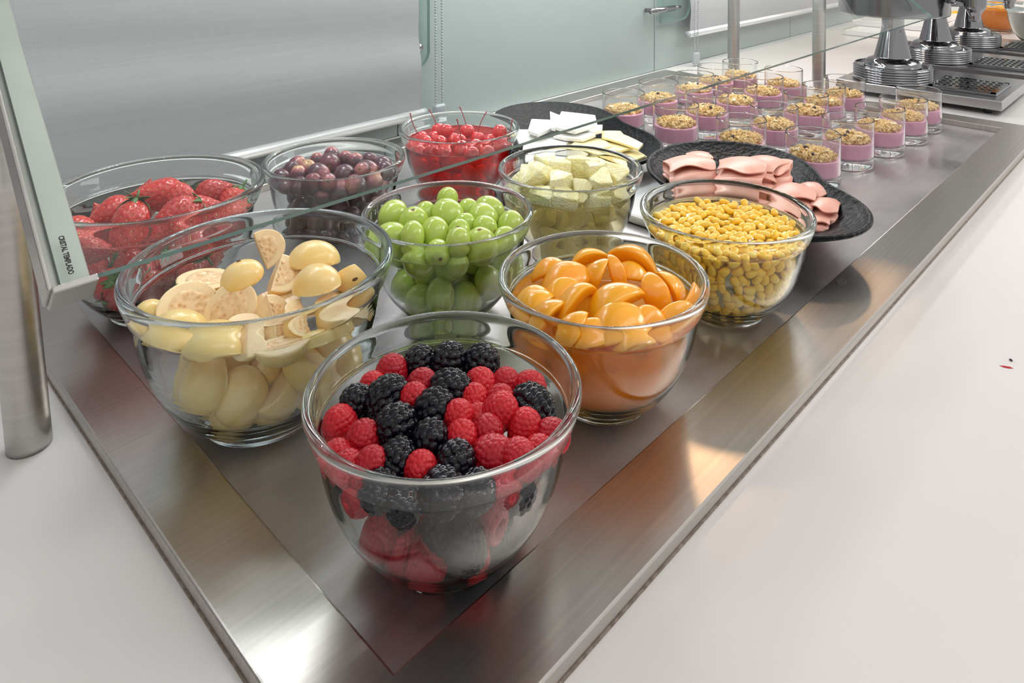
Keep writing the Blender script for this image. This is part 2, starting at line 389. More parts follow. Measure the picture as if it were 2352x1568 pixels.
# ---------------------------------------------------------------- labels by clock face
HOURS = 'twelve one two three four five six seven eight nine ten eleven'.split()
used = {}
def clock_label(what, key, heap, p, extra=''):
    c, R = BOWLS[key]; d = p-c; a = math.degrees(math.atan2(d@rt, d[0]*math.cos(YAW)+d[1]*math.sin(YAW))) % 360
    r = np.hypot(d[0], d[1])/R
    ringw = 'at the middle' if r < .22 else ('inside' if r < .52 else 'near the glass')
    if ringw == 'at the middle': base = f'{what} at the very middle of the {heap}'
    else:
        base = None
    hour = HOURS[int(a/30+.5) % 12]; half = HOURS[int(a/30) % 12]
    cands = []
    if base: cands.append(base+extra)
    pos = 'halfway out' if r < .55 else 'by the glass'
    cands += [f"{what} at {hour} o'clock in the {heap}, {pos}", f"{what} at half past {half} in the {heap}, {pos}",
              f"{what}, hemmed in at {hour} o'clock in the {heap}, {pos}", f"{what}, hemmed in at half past {half} in {heap}, {pos}",
              f"{what}, deeper at {hour} o'clock in the {heap}, {pos}", f"{what}, deeper at half past {half} in {heap}, {pos}"]
    for s in cands:
        if s not in used: used[s] = 1; return s
    return cands[-1]

def low_label(what, key, heap, p, fallback):
    c, R = BOWLS[key]; d = p-c; a = math.degrees(math.atan2(d@rt, d[0]*math.cos(YAW)+d[1]*math.sin(YAW))) % 360
    h = int(a/30+.5) % 12
    if np.hypot(d[0], d[1]) < .42*R or not 2 <= h <= 10: return fallback
    lev = 'high' if p[2] > .66*R else ('midway up' if p[2] > .38*R else 'at the bottom')
    for s in (f"{what} {lev} behind the glass, {HOURS[h]} o'clock in {heap}", f"{what} {lev} behind the glass, half past {HOURS[int(a/30) % 12]} in {heap}"):
        if s not in used: used[s] = 1; return s
    return fallback

# ---------------------------------------------------------------- packing
def pack(key, fixed, nfill, rf, ztop, dome=0.0, iters=160, seed=1, squash=.93, rvar=.08):
    """fixed: list of (position, radius). Adds nfill hidden ones below, then pushes neighbours apart inside the bowl."""
    rs = np.random.RandomState(seed); c, R = BOWLS[key]; rin = rin_fn(R)
    P = [np.array(p)-c for p, r in fixed]; rad = [r for p, r in fixed]; n0 = len(P)
    for _ in range(nfill):
        for _t in range(200):
            z = rs.uniform(.06*R+rf*.8, ztop-rf*1.6); rr = max(0, rin(z)-rf); a = rs.uniform(0, 2*PI); q = rr*math.sqrt(rs.uniform(0, 1))
            p = np.array([q*math.cos(a), q*math.sin(a), z])
            if _t > 150 or all(np.linalg.norm(p-o) > (rf+ro)*.62 for o, ro in zip(P, rad)): break
        P.append(p); rad.append(rf*(1+rs.uniform(-rvar, rvar)))
    P = np.array(P); rad = np.array(rad); n = len(P); P0 = P.copy()
    wgt = np.ones(n); wgt[:n0] = .35
    for it in range(iters):
        D = P[:, None]-P[None]; dist = np.linalg.norm(D, axis=2)+1e-9; mn = (rad[:, None]+rad[None])*squash
        ov = np.clip(mn-dist, 0, None); np.fill_diagonal(ov, 0)
        mv = (D/dist[..., None]*ov[..., None]*.35).sum(1)*wgt[:, None]
        P = P+mv
        P[n0:, 2] -= .0002
        P[:n0] += (P0[:n0]-P[:n0])*.04
        zz = np.clip(P[:, 2], .06*R, 1.17*R); lim = np.clip(rin(np.maximum(zz-rad*.35, .06*R))-rad*.93, .001, None); lim = np.where(P[:, 2] > 1.17*R, 9, lim)
        rr = np.hypot(P[:, 0], P[:, 1]); k = np.where(rr > lim, lim/np.maximum(rr, 1e-9), 1); P[:, 0] *= k; P[:, 1] *= k
        P[:, 2] = np.maximum(P[:, 2], .062*R+rad*.9)
        hi = n0 < np.arange(n); P[hi, 2] = np.minimum(P[hi, 2], ztop-rf*1.3)
    return P+c, rad
def contain(p, key, offs, rad):
    """slides a long piece inwards until its ends clear the bowl wall"""
    c, R = BOWLS[key]; rin = rin_fn(R); p = np.array(p, float)
    for _ in range(40):
        worst = 0; w = None
        for o in offs:
            q = p+np.array(o)-c
            if q[2] < .0605*R+rad: p[2] += .0605*R+rad-q[2]; q[2] = .0605*R+rad
            if q[2] > 1.19*R: continue
            v = np.hypot(q[0], q[1])-(rin(max(q[2]-rad*.4, .0605*R))-rad)
            if v > worst: worst = v; w = q
        if w is None or worst < 1e-4: break
        h = np.array([w[0], w[1], 0]); h /= np.linalg.norm(h)+1e-9; p = p-h*worst*.8; p[2] += worst*.15
    return p
def heap_at(key, px, py, z0, dome, lift=0.0):
    """where the sight line meets the domed top of a heap"""
    c, R = BOWLS[key]; d = ray(px, py); z = z0
    for _ in range(12):
        p = CAM+d*((z-CAM[2])/d[2]); r = np.hypot(*(p-c)[:2])/R; z = z0+dome*(1-min(1.2, r*r))+lift
    return p

# ---------------------------------------------------------------- berries
def berry_mesh(name, L, Rm, sp, h, seed, hollow, nu=120, nv=60):
    rs = np.random.RandomState(seed)
    def base(u, v):   # v 0 tip .. 1 shoulder (stem end)
        v = np.asarray(v); t = v*PI*(.80 if hollow else .97)
        r = Rm*np.sin(t)**(.8 if not hollow else .75)*(1.0+(.10*v if hollow else .05*np.sin(PI*v)))
        z = L/2-(L)*(1-np.cos(t))/(1-np.cos(PI*(.80 if hollow else .97)))
        return np.stack([r*np.cos(u), r*np.sin(u), z], -1)
    C = []; v = .03; row = 0; C.append(base(0., 0.))
    while v < .985:
        rr = np.hypot(*base(0., v)[:2]); n = max(3, int(round(2*PI*rr/sp)))
        for i in range(n): C.append(base(2*PI*(i+.5*(row % 2)+rs.uniform(-.14, .14))/n, min(1, max(0, v+rs.uniform(-.012, .012)))))
        p0 = base(0., v); dv = .005; 
        while v+dv < 1.3 and np.linalg.norm(base(0., min(1, v+dv))-p0) < sp*.88 and v+dv < 1: dv += .005
        v += dv; row += 1
    C = np.array(C)
    U = np.linspace(0, 2*PI, nu, endpoint=False); Vv = np.linspace(0, 1, nv)
    G = base(U[None, :].repeat(nv, 0), Vv[:, None].repeat(nu, 1)).reshape(-1, 3)
    c0 = np.array([0, 0, -.05*L]); nrm = G-c0; nrm[:, 2] *= (Rm/(L/2))**2*.9; nrm /= np.linalg.norm(nrm, axis=1)[:, None]+1e-9
    d = np.sqrt(((G[:, None]-C[None])**2).sum(2)).min(1); rd = sp*.60
    G = G+nrm*(np.sqrt(np.clip(1-(d/rd)**2, 0, 1))*h)[:, None]
    F = grid_faces(nu, nv)
    V = [*G]
    if hollow:   # roll over the shoulder into the cavity
        base_i = (nv-1)*nu; last = G[base_i:].copy()
        for k, (s, dz) in enumerate(((.80, -.0004), (.62, .0006), (.52, .003), (.44, .008), (.2, .012))):
            rr = last.copy(); rr[:, :2] *= s; rr[:, 2] = last[:, 2].mean()+dz; V += [*rr]
        F += [(a+base_i, b+base_i, c+base_i, e+base_i) for a, b, c, e in grid_faces(nu, 6)]
        n = len(V); F.append(tuple(range(n-nu, n)))
    else: F.append(tuple(range(len(V)-nu, len(V))))
    F.append(tuple(range(nu-1, -1, -1)))
    me = mesh(name, V, F); return me
ras_me = [berry_mesh('raspberry', .0245, .0112, .0036, .0010, s, True) for s in (1, 2)] + [berry_mesh('raspberry', .0205, .0108, .0036, .0010, 5, True)]
for m_ in ras_me: m_.materials.append(M['raspberry'])
bla_me = [berry_mesh('blackberry', .0260, .0108, .0054, .0026, s, False) for s in (3, 4)] + [berry_mesh('blackberry', .0300, .0118, .0056, .0027, 6, False)]
for m_ in bla_me: m_.materials.append(M['blackberry'])

ccx = lambda o, s: (lambda x, y: (o[0]+x*s, o[1]+y*s))
# (x, y, radius in crop, axis of the tip as picture right/up/viewer)
BL = [(690,215,85,(-.3,.8,.3)),(845,215,90,(.1,.9,.3)),(1015,220,100,(.4,.6,.5)),(330,440,75,(-.6,.2,.5)),(500,400,125,(.85,.35,.3)),(865,360,100,(.6,-.2,.6)),(780,470,105,(.3,.1,.9)),(1310,450,105,(.7,-.5,.5)),(560,560,105,(-.4,.2,.8)),(745,625,90,(.1,.2,1)),(545,740,90,(-.2,-.5,.8)),(885,745,92,(.3,.1,.9)),(460,890,92,(-.5,.1,.8)),(820,900,112,(.1,-.1,1)),(1020,890,92,(.5,.3,.7)),(600,960,88,(.2,-.3,.9)),(1265,880,62,(.2,.6,.6))]
RA = [(530,260,100,(.1,.8,.4)),(430,325,55,(-.5,.3,.5)),(700,320,75,(.2,.1,.9)),(655,410,78,(-.2,.5,.7)),(1040,330,92,(.4,.2,.6)),(1160,320,58,(.1,.8,.5)),(1285,338,92,(.8,.1,.4)),(1130,420,70,(.5,.3,.6)),(985,400,62,(.2,.2,.9)),(925,500,60,(-.2,.1,.9)),(1000,490,55,(.3,.3,.8)),(1105,505,92,(.6,.4,.5)),(1265,545,92,(.1,.9,.4)),(205,510,98,(-.2,.8,.4)),(350,640,100,(.1,.6,.7)),(200,730,85,(-.1,.3,-1)),(915,610,85,(.1,.3,.95)),(1110,690,112,(-.9,.2,-.35)),(1385,600,68,(-.8,.2,-.6)),(1365,705,95,(.3,.3,.8)),(1205,770,92,(.3,-.3,.7)),(415,800,72,(-.3,.1,.8)),(320,880,62,(-.5,.6,.5)),(690,790,76,(.0,.3,.95)),(1160,900,56,(.2,.5,.8)),(300,800,50,(-.4,.1,.8)),(1080,590,60,(.1,.2,.9))]
tx = ccx((680, 750), .4146)
fixed = []; spec = []
for kind, lst in (('b', BL), ('r', RA)):
    for x, y, r, ax in lst:
        p = heap_at('berry', *tx(x, y), .088, .012); depth = (p-CAM)@fw
        rr = r*.4146/FPX*depth; rr = min(max(rr, .0095), .0135)
        if y > 850: p = p+np.array([0, 0, -.002])
        fixed.append((p, rr)); spec.append((kind, ax, rr))
P, rad = pack('berry', fixed, 44, .0120, .085, seed=3)
rs = np.random.RandomState(5)
for i, p in enumerate(P):
    vis = i < len(spec)
    kind, ax, rr = spec[i] if vis else (('b' if rs.rand() < .25 else 'r'), None, rad[i])
    me = (bla_me if kind == 'b' else ras_me)[(2 if (kind == 'b' and rr > .0125) else rs.randint(2)) if kind == 'b' else rs.randint(3)]
    nm = 'blackberry' if kind == 'b' else 'raspberry'
    o = link(nm, me); o.location = p; o.rotation_mode = 'QUATERNION'
    if vis:
        r_, u_, t_ = basis(0, 0, p); o.rotation_quaternion = orient(r_*ax[0]+u_*ax[1]+t_*ax[2], rs.uniform(0, 6))
        s = rr/.0120; s = .5*s+.5; 
        look = 'glossy blackberry' if kind == 'b' else ('hollow-ended red raspberry' if ax[2] < -.3 else 'red raspberry')
        tag(o, clock_label(look, 'berry', 'berry bowl', p), 'berry', ('blackberries' if kind == 'b' else 'raspberries')+' heaped in the berry bowl')
    else:
        o.rotation_quaternion = rand_quat(rs); s = 1.0
        tag(o, low_label(nm, 'berry', 'berry bowl', p, nm+' buried below the top of the berry bowl'), 'berry', ('blackberries' if kind == 'b' else 'raspberries')+' buried in the berry bowl')
    o.scale = (s,)*3

# ---------------------------------------------------------------- guavas
def guava_mesh(kind, seed):
    rs = np.random.RandomState(seed); bm = bmesh.new(); bmesh.ops.create_icosphere(bm, subdivisions=4, radius=.022)
    for v in bm.verts:
        n = noise.noise(v.co*40+Vector((seed*3.1, 0, 0))); v.co *= 1+.05*n; v.co.x *= 1.12
    planes = {'half': [((0, 0, 1), .000)], 'quarter': [((0, 0, 1), 0), ((1, 0, .15), .002)], 'chip': [((0, 0, 1), .004), ((.8, 0, .5), .006)], 'slab': [((0, 0, 1), .003), ((0, 0, -1), .011)]}[kind]
    bm.faces.layers.int.new('c')
    for n, d in planes:
        n = Vector(n).normalized()
        r = bmesh.ops.bisect_plane(bm, geom=bm.verts[:]+bm.edges[:]+bm.faces[:], plane_co=n*d, plane_no=n, clear_outer=True)
        es = [e for e in r['geom_cut'] if isinstance(e, bmesh.types.BMEdge)]
        f = bmesh.ops.contextual_create(bm, geom=es)['faces']
        for q in f: q.material_index = 1; q.smooth = False
    return bm
def finish_guava(kind, seed):
    bm = guava_mesh(kind, seed); cuts = [f for f in bm.faces if f.material_index == 1]
    bmesh.ops.inset_individual(bm, faces=cuts, thickness=.0012, depth=.0006)
    for f in bm.faces:
        f.smooth = len(f.verts) < 8 and f.material_index == 0
    bmesh.ops.recalc_face_normals(bm, faces=bm.faces)
    me = bpy.data.meshes.new('guava_piece'); bm.to_mesh(me); bm.free()
    me.materials.append(M['guava_skin']); me.materials.append(M['guava_flesh']); return me
def pulp_mesh(seed, sx=1.0, half=False):
    rs = np.random.RandomState(seed); nu, nv = 72, 14; V = []
    ph = rs.uniform(0, 6)
    for j in range(nv):
        q = j/(nv-1)
        for i in range(nu):
            a = 2*PI*i/nu
            r = .0158*q*(1+.05*math.sin(3*a+ph)); lob = math.sin(7*a+ph)
            z = .0012*(1-q**6)+(.0007*max(0, lob)*math.exp(-((q-.74)/.14)**2))-.0009*math.exp(-((q-.45)/.12)**2)*(.5+.5*lob)
            x = r*math.cos(a)*1.1; y = r*math.sin(a)*.95
            if half: x = min(x, -.0003+.0012*math.sin(9*y*100))
            V.append((x, y, z-.0003))
    F = grid_faces(nu, nv); return mesh('seed_pulp', V, F)
GV = {k: [finish_guava(k, s) for s in ((1, 2) if k in ('half', 'quarter') else (3,))] for k in ('half', 'quarter', 'chip', 'slab')}
PU = [pulp_mesh(1), pulp_mesh(2)]; PUH = [pulp_mesh(3, half=True)]
for m_ in PU+PUH: m_.materials.append(M['pulp'])
def ico(name, r, sub, m_): 
    bm = bmesh.new(); bmesh.ops.create_icosphere(bm, subdivisions=sub, radius=r); me = from_bm(name, bm, True); me.materials.append(m_); return me
BLEM = ico('blemish', 1, 2, M['seed_brown'])
# (x,y,r, kind, normal of the cut face, roll, label look)
GU = [(1005,210,125,'quarter',(-.15,.25,.95),200,'cream guava wedge standing upright'),(1110,385,138,'quarter',(.25,.55,.8),165,'guava half with browned seeds'),
(1340,310,150,'half',(.0,-1,-.1),0,'smooth yellow guava half, skin up'),(1590,390,105,'chip',(-.3,.9,-.4),0,'yellow guava wedge, brown-spotted'),
(1370,490,142,'half',(.1,-.9,-.3),40,'plump yellow guava half, skin up'),(1630,560,142,'half',(.35,.75,.45),0,'guava half with ragged face'),
(630,400,150,'half',(.1,.85,.4),0,'guava half with oval face'),(870,420,120,'half',(.2,-.8,-.5),0,'black-dotted yellow guava piece'),
(510,630,185,'half',(.30,.35,.85),20,'largest open guava half'),(800,600,165,'half',(-.25,.25,.9),70,'pinkish seedy guava half'),
(1090,560,140,'slab',(.0,.8,.6),0,'flat pinkish guava slice'),(1080,650,128,'quarter',(.6,.35,.7),200,'guava quarter with yellow rind'),
(1290,680,125,'quarter',(.5,.6,.6),20,'pale guava quarter'),(1460,640,120,'slab',(.2,.8,.5),0,'guava slab with rough flesh'),
(370,800,175,'half',(-.1,-1,-.2),0,'smooth yellow guava dome'),(245,735,85,'half',(-.2,.9,.3),0,'thin guava edge'),
(720,860,165,'half',(0,-.9,-.4),0,'blunt yellow guava dome'),(895,815,100,'chip',(-.7,.2,.6),0,'small guava wedge'),
(1160,810,165,'half',(-.05,.8,.55),0,'guava half with seed ring'),(1430,820,125,'half',(.1,-.9,-.2),0,'yellow guava half, skin up'),
(270,680,62,'half',(-.5,-.6,0),0,'yellow guava piece'),(920,705,62,'slab',(.1,.7,.6),0,'guava flesh with red seeds'),(1560,740,80,'half',(.2,-.9,-.3),0,'yellow guava piece')]
tx = ccx((250, 500), .3508); fixed = []
for x, y, r, *_ in GU:
    lift = .012 if y < 500 and x > 850 else 0
    p = heap_at('guava', *tx(x, y), .100, .016, lift); depth = (p-CAM)@fw; fixed.append((p, min(.024, max(.014, r*.3508/FPX*depth))))
P, rad = pack('guava', fixed, 32, .0205, .098, seed=4, squash=.82)
rs = np.random.RandomState(11)
for i, p in enumerate(P):
    vis = i < len(GU)
    kind = GU[i][3] if vis else ['half', 'half', 'quarter', 'chip'][rs.randint(4)]
    me = GV[kind][rs.randint(len(GV[kind]))]; o = link('guava_piece', me); o.location = p; o.rotation_mode = 'QUATERNION'
    s = (rad[i]/.0215) if vis else .98
    if vis:
        ax = GU[i][4]; r_, u_, t_ = basis(0, 0, p); o.rotation_quaternion = orient(r_*ax[0]+u_*ax[1]+t_*ax[2], math.radians(GU[i][5]), r_)
        if kind == 'half': # keep the body under its cut face
            pass
        tag(o, clock_label(GU[i][6], 'guava', 'guava bowl', p), 'guava', 'guava pieces heaped in the guava bowl')
    else:
        a = p-BOWLS['guava'][0]; inward = Vector((-a[0], -a[1], rs.uniform(-.05, .05))); o.rotation_quaternion = orient(inward.normalized()+Vector(rs.normal(size=3)*.45), rs.uniform(0, 6))
        tag(o, low_label('guava piece', 'guava', 'guava bowl', p, 'yellow guava piece buried inside the big guava bowl'), 'guava', 'guava pieces low in the guava bowl')
    o.scale = (s,)*3
    if kind in ('half', 'quarter'):
        q = link('seed_pulp', (PU[rs.randint(2)] if kind == 'half' else PUH[0]), o); q.location = (0, 0, .0010 if kind == 'half' else .0010)
    if vis and i in (1, 3, 7, 9):
        b = link('blemish', BLEM, o); 
        loc, sz = {1: ((-.0235, .004, -.004), (.0016, .0028, .0028)), 3: ((.0, -.0165, -.012), (.005, .002, .004)), 7: ((.0, -.005, -.0212), (.0028, .002, .0016)), 9: ((.006, .0205, -.004), (.0016, .0016, .0022))}[i]
        b.location = loc; b.scale = sz; b['label'] = 'dark brown blemish'

for o in [o for o in COL.objects if o.name.startswith('guava_piece')]:
    zax = np.array(o.rotation_quaternion @ Vector((0, 0, 1))); s_ = o.scale.x
    o.location = contain(o.location, 'guava', [-zax*.004*s_], .0215*s_)

# ---------------------------------------------------------------- grapes
def grape_mesh(name, r, el, m_, seed):
    bm = bmesh.new(); bmesh.ops.create_uvsphere(bm, u_segments=28, v_segments=18, radius=r)
    for v in bm.verts:
        v.co.z *= el; n = noise.noise(v.co*60+Vector((seed*2.3, 0, 0))); v.co *= 1+.025*n
        q = math.hypot(v.co.x, v.co.y)
        if v.co.z > 0: v.co.z -= .0012*math.exp(-(q/.0025)**2)
    me = from_bm(name, bm, True); me.materials.append(m_); return me
def scar_mesh(r, el, m_):
    V = [(0, 0, .0)]; n = 10; F = []
    for k, (q, z) in enumerate(((.0014, .0005), (.0022, .0001), (.0026, -.0007))):
        for i in range(n): V.append((q*math.cos(2*PI*i/n)*(1+.15*(i % 2)), q*math.sin(2*PI*i/n), z))
    for i in range(n): F.append((0, 1+i, 1+(i+1) % n))
    for k in range(2):
        for i in range(n): F.append((1+k*n+i, 1+(k+1)*n+i, 1+(k+1)*n+(i+1) % n, 1+k*n+(i+1) % n))
    me = mesh('stem_scar', V, F); me.materials.append(m_); return me
SCAR = scar_mesh(0, 0, M['scar'])
def grapes(key, name, mats, lst, tr, z0, dome, rbase, el, nfill, what, heap, seed, ztop):
    sc = tr(1, 0)[0]-tr(0, 0)[0]; fixed = []
    mes = [grape_mesh(name, rbase, e, mats, s) for s, e in ((1, el), (2, el*1.08), (3, el*.94))]
    for x, y, r, *_ in lst:
        p = heap_at(key, *tr(x, y), z0, dome, .010 if (len(_) > 1) else 0); depth = (p-CAM)@fw
        fixed.append((p, min(rbase*1.25, max(rbase*.85, r*sc/FPX*depth))))
    P, rad = pack(key, fixed, nfill, rbase*1.02, ztop, seed=seed, squash=.93)
    rs = np.random.RandomState(seed)
    for i, p in enumerate(P):
        vis = i < len(lst); o = link(name, mes[rs.randint(3)]); o.location = p; o.rotation_mode = 'QUATERNION'
        s = rad[i]/(rbase*1.03); o.scale = (s,)*3
        if vis:
            ax = lst[i][3] if len(lst[i]) > 3 else tuple(rs.normal(size=3))
            r_, u_, t_ = basis(0, 0, p); o.rotation_quaternion = orient(r_*ax[0]+u_*ax[1]+t_*ax[2], 0)
            tag(o, clock_label(what, key, heap, p), 'grape', f'{what}s heaped in the {heap}')
        else:
            o.rotation_quaternion = rand_quat(rs); tag(o, low_label(what, key, heap, p, f'{what} buried below the heap in the {heap}'), 'grape', f'{what}s low in the {heap}')
        c = link('stem_scar', SCAR, o); c.location = (0, 0, rbase*el-.0011)
GG = [(905,155,105,(.1,.3,.9),1),(310,320,150,(-.5,-.6,.6)),(310,555,172,(.8,.0,.6)),(550,420,155,(-.05,.75,.6)),(700,330,110,(.1,.8,-.3)),(915,320,165,(.5,-.7,.5)),(800,530,152,(.1,-.9,.3)),(1090,290,85,(0,1,0)),(1320,270,135,(.8,-.4,.5)),(1240,370,155,(-.3,.6,-.3)),(1540,440,142,(.0,-.9,.3)),(1280,480,122,(.7,-.3,.5)),(1230,620,175,(-.05,.85,.55)),(1505,590,130,(-.6,-.7,.3)),(1040,540,90,(0,1,0)),(590,620,110,(0,1,-.3)),(560,730,172,(.3,-.3,-.6)),(830,730,96,(.2,-.4,.9)),(985,670,100,(0,1,0)),(1020,790,112,(.0,.8,.5)),(1120,430,85,(0,1,0))]
grapes('green', 'green_grape', M['green_grape'], GG, ccx((820, 420), .22965), .098, .014, .0160, 1.18, 30, 'plump green grape', 'green grape bowl', 21, .094)
PG = [(650,375,72,(0,1,-.4)),(530,420,62,(0,1,-.2)),(630,440,98,(.0,-.2,.9)),(350,450,78,(.5,.3,.5)),(430,490,82,(.1,.7,.6)),(775,400,52,(0,.9,-.1)),(855,425,78,(0,1,-.1)),(985,408,68,(.8,-.2,.5)),(1095,460,85,(0,.4,-.9)),(765,540,96,(0,.3,-.9)),(960,500,92,(.8,-.3,.4)),(515,540,108,(.8,-.4,.5)),(180,560,92,(0,.4,-.8)),(280,520,55,(.5,.5,.2)),(345,580,60,(0,1,0)),(225,625,72,(.6,-.2,.6)),(345,645,92,(-.2,-.6,.5)),(510,640,82,(.2,.4,.6)),(945,570,72,(-.3,.2,.9)),(1060,590,92,(.3,.4,.4)),(1160,540,66,(.2,-.8,.6)),(870,640,92,(-.7,.1,.7)),(690,665,92,(0,1,0)),(625,640,42,(0,0,1)),(560,720,80,(0,.5,.5)),(1200,590,60,(0,0,1))]
grapes('purple', 'red_grape', M['red_grape'], PG, ccx((590, 260), .2636), .100, .010, .0138, 1.14, 62, 'dusky red grape', 'red grape bowl', 22, .096)

# ---------------------------------------------------------------- cherries
def cherry_mesh():
    bm = bmesh.new(); bmesh.ops.create_uvsphere(bm, u_segments=24, v_segments=16, radius=.0120)
    for v in bm.verts:
        q = math.hypot(v.co.x, v.co.y)
        if v.co.z > 0: v.co.z -= .003*math.exp(-(q/.004)**2)
    me = from_bm('cherry', bm, True); me.materials.append(M['cherry']); return me
CH = cherry_mesh()
def stem_mesh(seed, L):
    rs = np.random.RandomState(seed); b = rs.uniform(-.5, .5, 2); pts = [Vector((b[0]*t*t*L*.6, b[1]*t*t*L*.6, .0075+t*L)) for t in np.linspace(0, 1, 8)]
    o = tube('stem', pts, [.0007]*6+[.0009, .0013], M['stem'], None, 6); me = o.data; bpy.data.objects.remove(o); return me
STM = [stem_mesh(s, .030+.004*s) for s in range(4)]
CL = [(1580,145,50,(-.3,.9,.2)),(1840,160,62,(-.2,1,.1)),(1915,215,62,(.1,.9,.2)),(2115,190,58,(.7,-.2,.5)),(2045,235,62,(.3,.2,.9)),(1590,255,66,(-.4,.2,.8)),(1530,220,58,(-.6,.3,.4)),(1700,215,66,(.2,.3,.8)),(1765,245,60,(.4,.1,.9)),(1355,275,62,(-.5,.2,.6)),(1440,270,58,(-.7,.5,.3)),(1450,220,50,(-.6,.8,.2)),(1790,300,58,(-.05,.9,.5)),(1930,300,66,(.2,-.2,.9)),(1510,310,48,(.4,-.1,.9)),(2130,265,52,(.5,.4,.5)),(2195,250,40,(.4,.9,.1)),(1660,170,40,(0,1,0)),(1640,330,55,(.1,-.2,.9)),(2010,330,55,(0,.1,1)),(1390,320,48,(-.2,.2,.8)),(1880,350,50,(.3,0,1))]
tx = ccx((590, 260), .2636); fixed = []
for x, y, r, ax in CL: fixed.append((heap_at('cherry', *tx(x, y), .096, .006, .008 if y < 200 else 0), .0122))
P, rad = pack('cherry', fixed, 70, .0122, .092, seed=9)
rs = np.random.RandomState(31); stems = {0: 0, 1: 1, 2: 2, 4: 0, 5: 3, 11: 2, 12: 3, 16: 1, 8: 0}
for i, p in enumerate(P):
    vis = i < len(CL); o = link('cherry', CH); o.location = p; o.rotation_mode = 'QUATERNION'
    if vis:
        ax = CL[i][3]; r_, u_, t_ = basis(0, 0, p); o.rotation_quaternion = orient(r_*ax[0]+u_*ax[1]+t_*ax[2], 0)
        if i in stems: link('stem', STM[stems[i]], o)
        tag(o, clock_label('stemmed red cherry' if i in stems else 'red cherry', 'cherry', 'cherry bowl', p), 'cherry', 'cherries heaped in the cherry bowl')
    else:
        o.rotation_quaternion = rand_quat(rs); tag(o, low_label('sunken red cherry', 'cherry', 'cherry bowl', p, 'red cherry sunk in the syrup of the cherry bowl'), 'cherry', 'cherries sunk in the cherry bowl')

# ---------------------------------------------------------------- strawberries
def strawberry_mesh(seed, L, Rm):
    rs = np.random.RandomState(seed); nu, nv = 96, 64
    def base(u, v):
        r = Rm*np.clip(np.sin(PI*v**1.55), 0, 1)**.66*1.0; k = 1+.07*np.sin(2*u+seed)
        return np.stack([r*np.cos(u)*k, r*np.sin(u), L*(.5-v)+.0*u], -1)
    C = []; NR = []
    n = 115
    for i in range(n):
        v = .05+.88*(i/n)**.85; u = i*2.39996; C.append(base(np.array(u), np.array(v)))
    C = np.array(C)
    U = np.linspace(0, 2*PI, nu, endpoint=False); V_ = np.linspace(0, 1, nv)
    G = base(U[None].repeat(nv, 0), V_[:, None].repeat(nu, 1)).reshape(-1, 3)
    nr = G.copy(); nr[:, 2] *= .35; nr /= np.linalg.norm(nr, axis=1)[:, None]+1e-9
    d = np.sqrt(((G[:, None]-C[None])**2).sum(2)).min(1)
    G = G-nr*(.0014*np.exp(-(d/.0015)**2))[:, None]
    me = mesh('strawberry', [*G], grid_faces(nu, nv)+[tuple(range(nu-1, -1, -1)), tuple(range((nv-1)*nu, nv*nu))]); me.materials.append(M['strawberry'])
    bm = bmesh.new()
    for c in C:
        nn = Vector((c[0], c[1], c[2]*.35)).normalized(); q = orient(nn, 0, (0, 0, 1)).to_matrix().to_4x4()
        bmesh.ops.create_icosphere(bm, subdivisions=1, radius=1, matrix=Matrix.Translation(Vector(c)-nn*.0008) @ q @ Matrix.Diagonal((.0011, .0007, .0005, 1)))
    sm = from_bm('seeds', bm, True); sm.materials.append(M['achene'])
    # calyx: curved pointed leaves round the stem end
    V = []; F = []
    zb = -L*.5+.001
    for k in range(9):
        a = 2*PI*k/9+rs.uniform(-.2, .2); Ln = rs.uniform(.012, .019); wd = rs.uniform(.0032, .0048); curl = rs.uniform(-.9, .9)
        b0 = len(V)
        for j in range(7):
            t = j/6; rr = .002+Ln*t*math.cos(curl*t*.8); zz = zb-.001-Ln*t*math.sin(curl*t)*.9+.006*t*t; ww = wd*math.sin(PI*(.12+.88*t))**.7*(1-t*.3) if j < 6 else .0002
            for sgn, dz in ((-1, 0), (0, -.0008), (1, 0)):
                V.append((rr*math.cos(a)-sgn*ww*math.sin(a), rr*math.sin(a)+sgn*ww*math.cos(a), zz+dz))
        for j in range(6):
            for q in range(2): i0 = b0+j*3+q; F.append((i0, i0+1, i0+4, i0+3))
    cm = mesh('calyx', V, F)
    bmc = bmesh.new(); bmc.from_mesh(cm); g = bmesh.ops.solidify(bmc, geom=bmc.faces[:], thickness=.0004)
    bmesh.ops.create_cone(bmc, cap_ends=True, segments=8, radius1=.0012, radius2=.0016, depth=.012, matrix=Matrix.Translation((0, 0, zb-.006)))
    bmc.to_mesh(cm); bmc.free(); cm.polygons.foreach_set('use_smooth', [True]*len(cm.polygons)); cm.materials.append(M['calyx'])
    return me, sm, cm
ST = [strawberry_mesh(1, .060, .0190), strawberry_mesh(2, .052, .0180), strawberry_mesh(3, .070, .0200)]
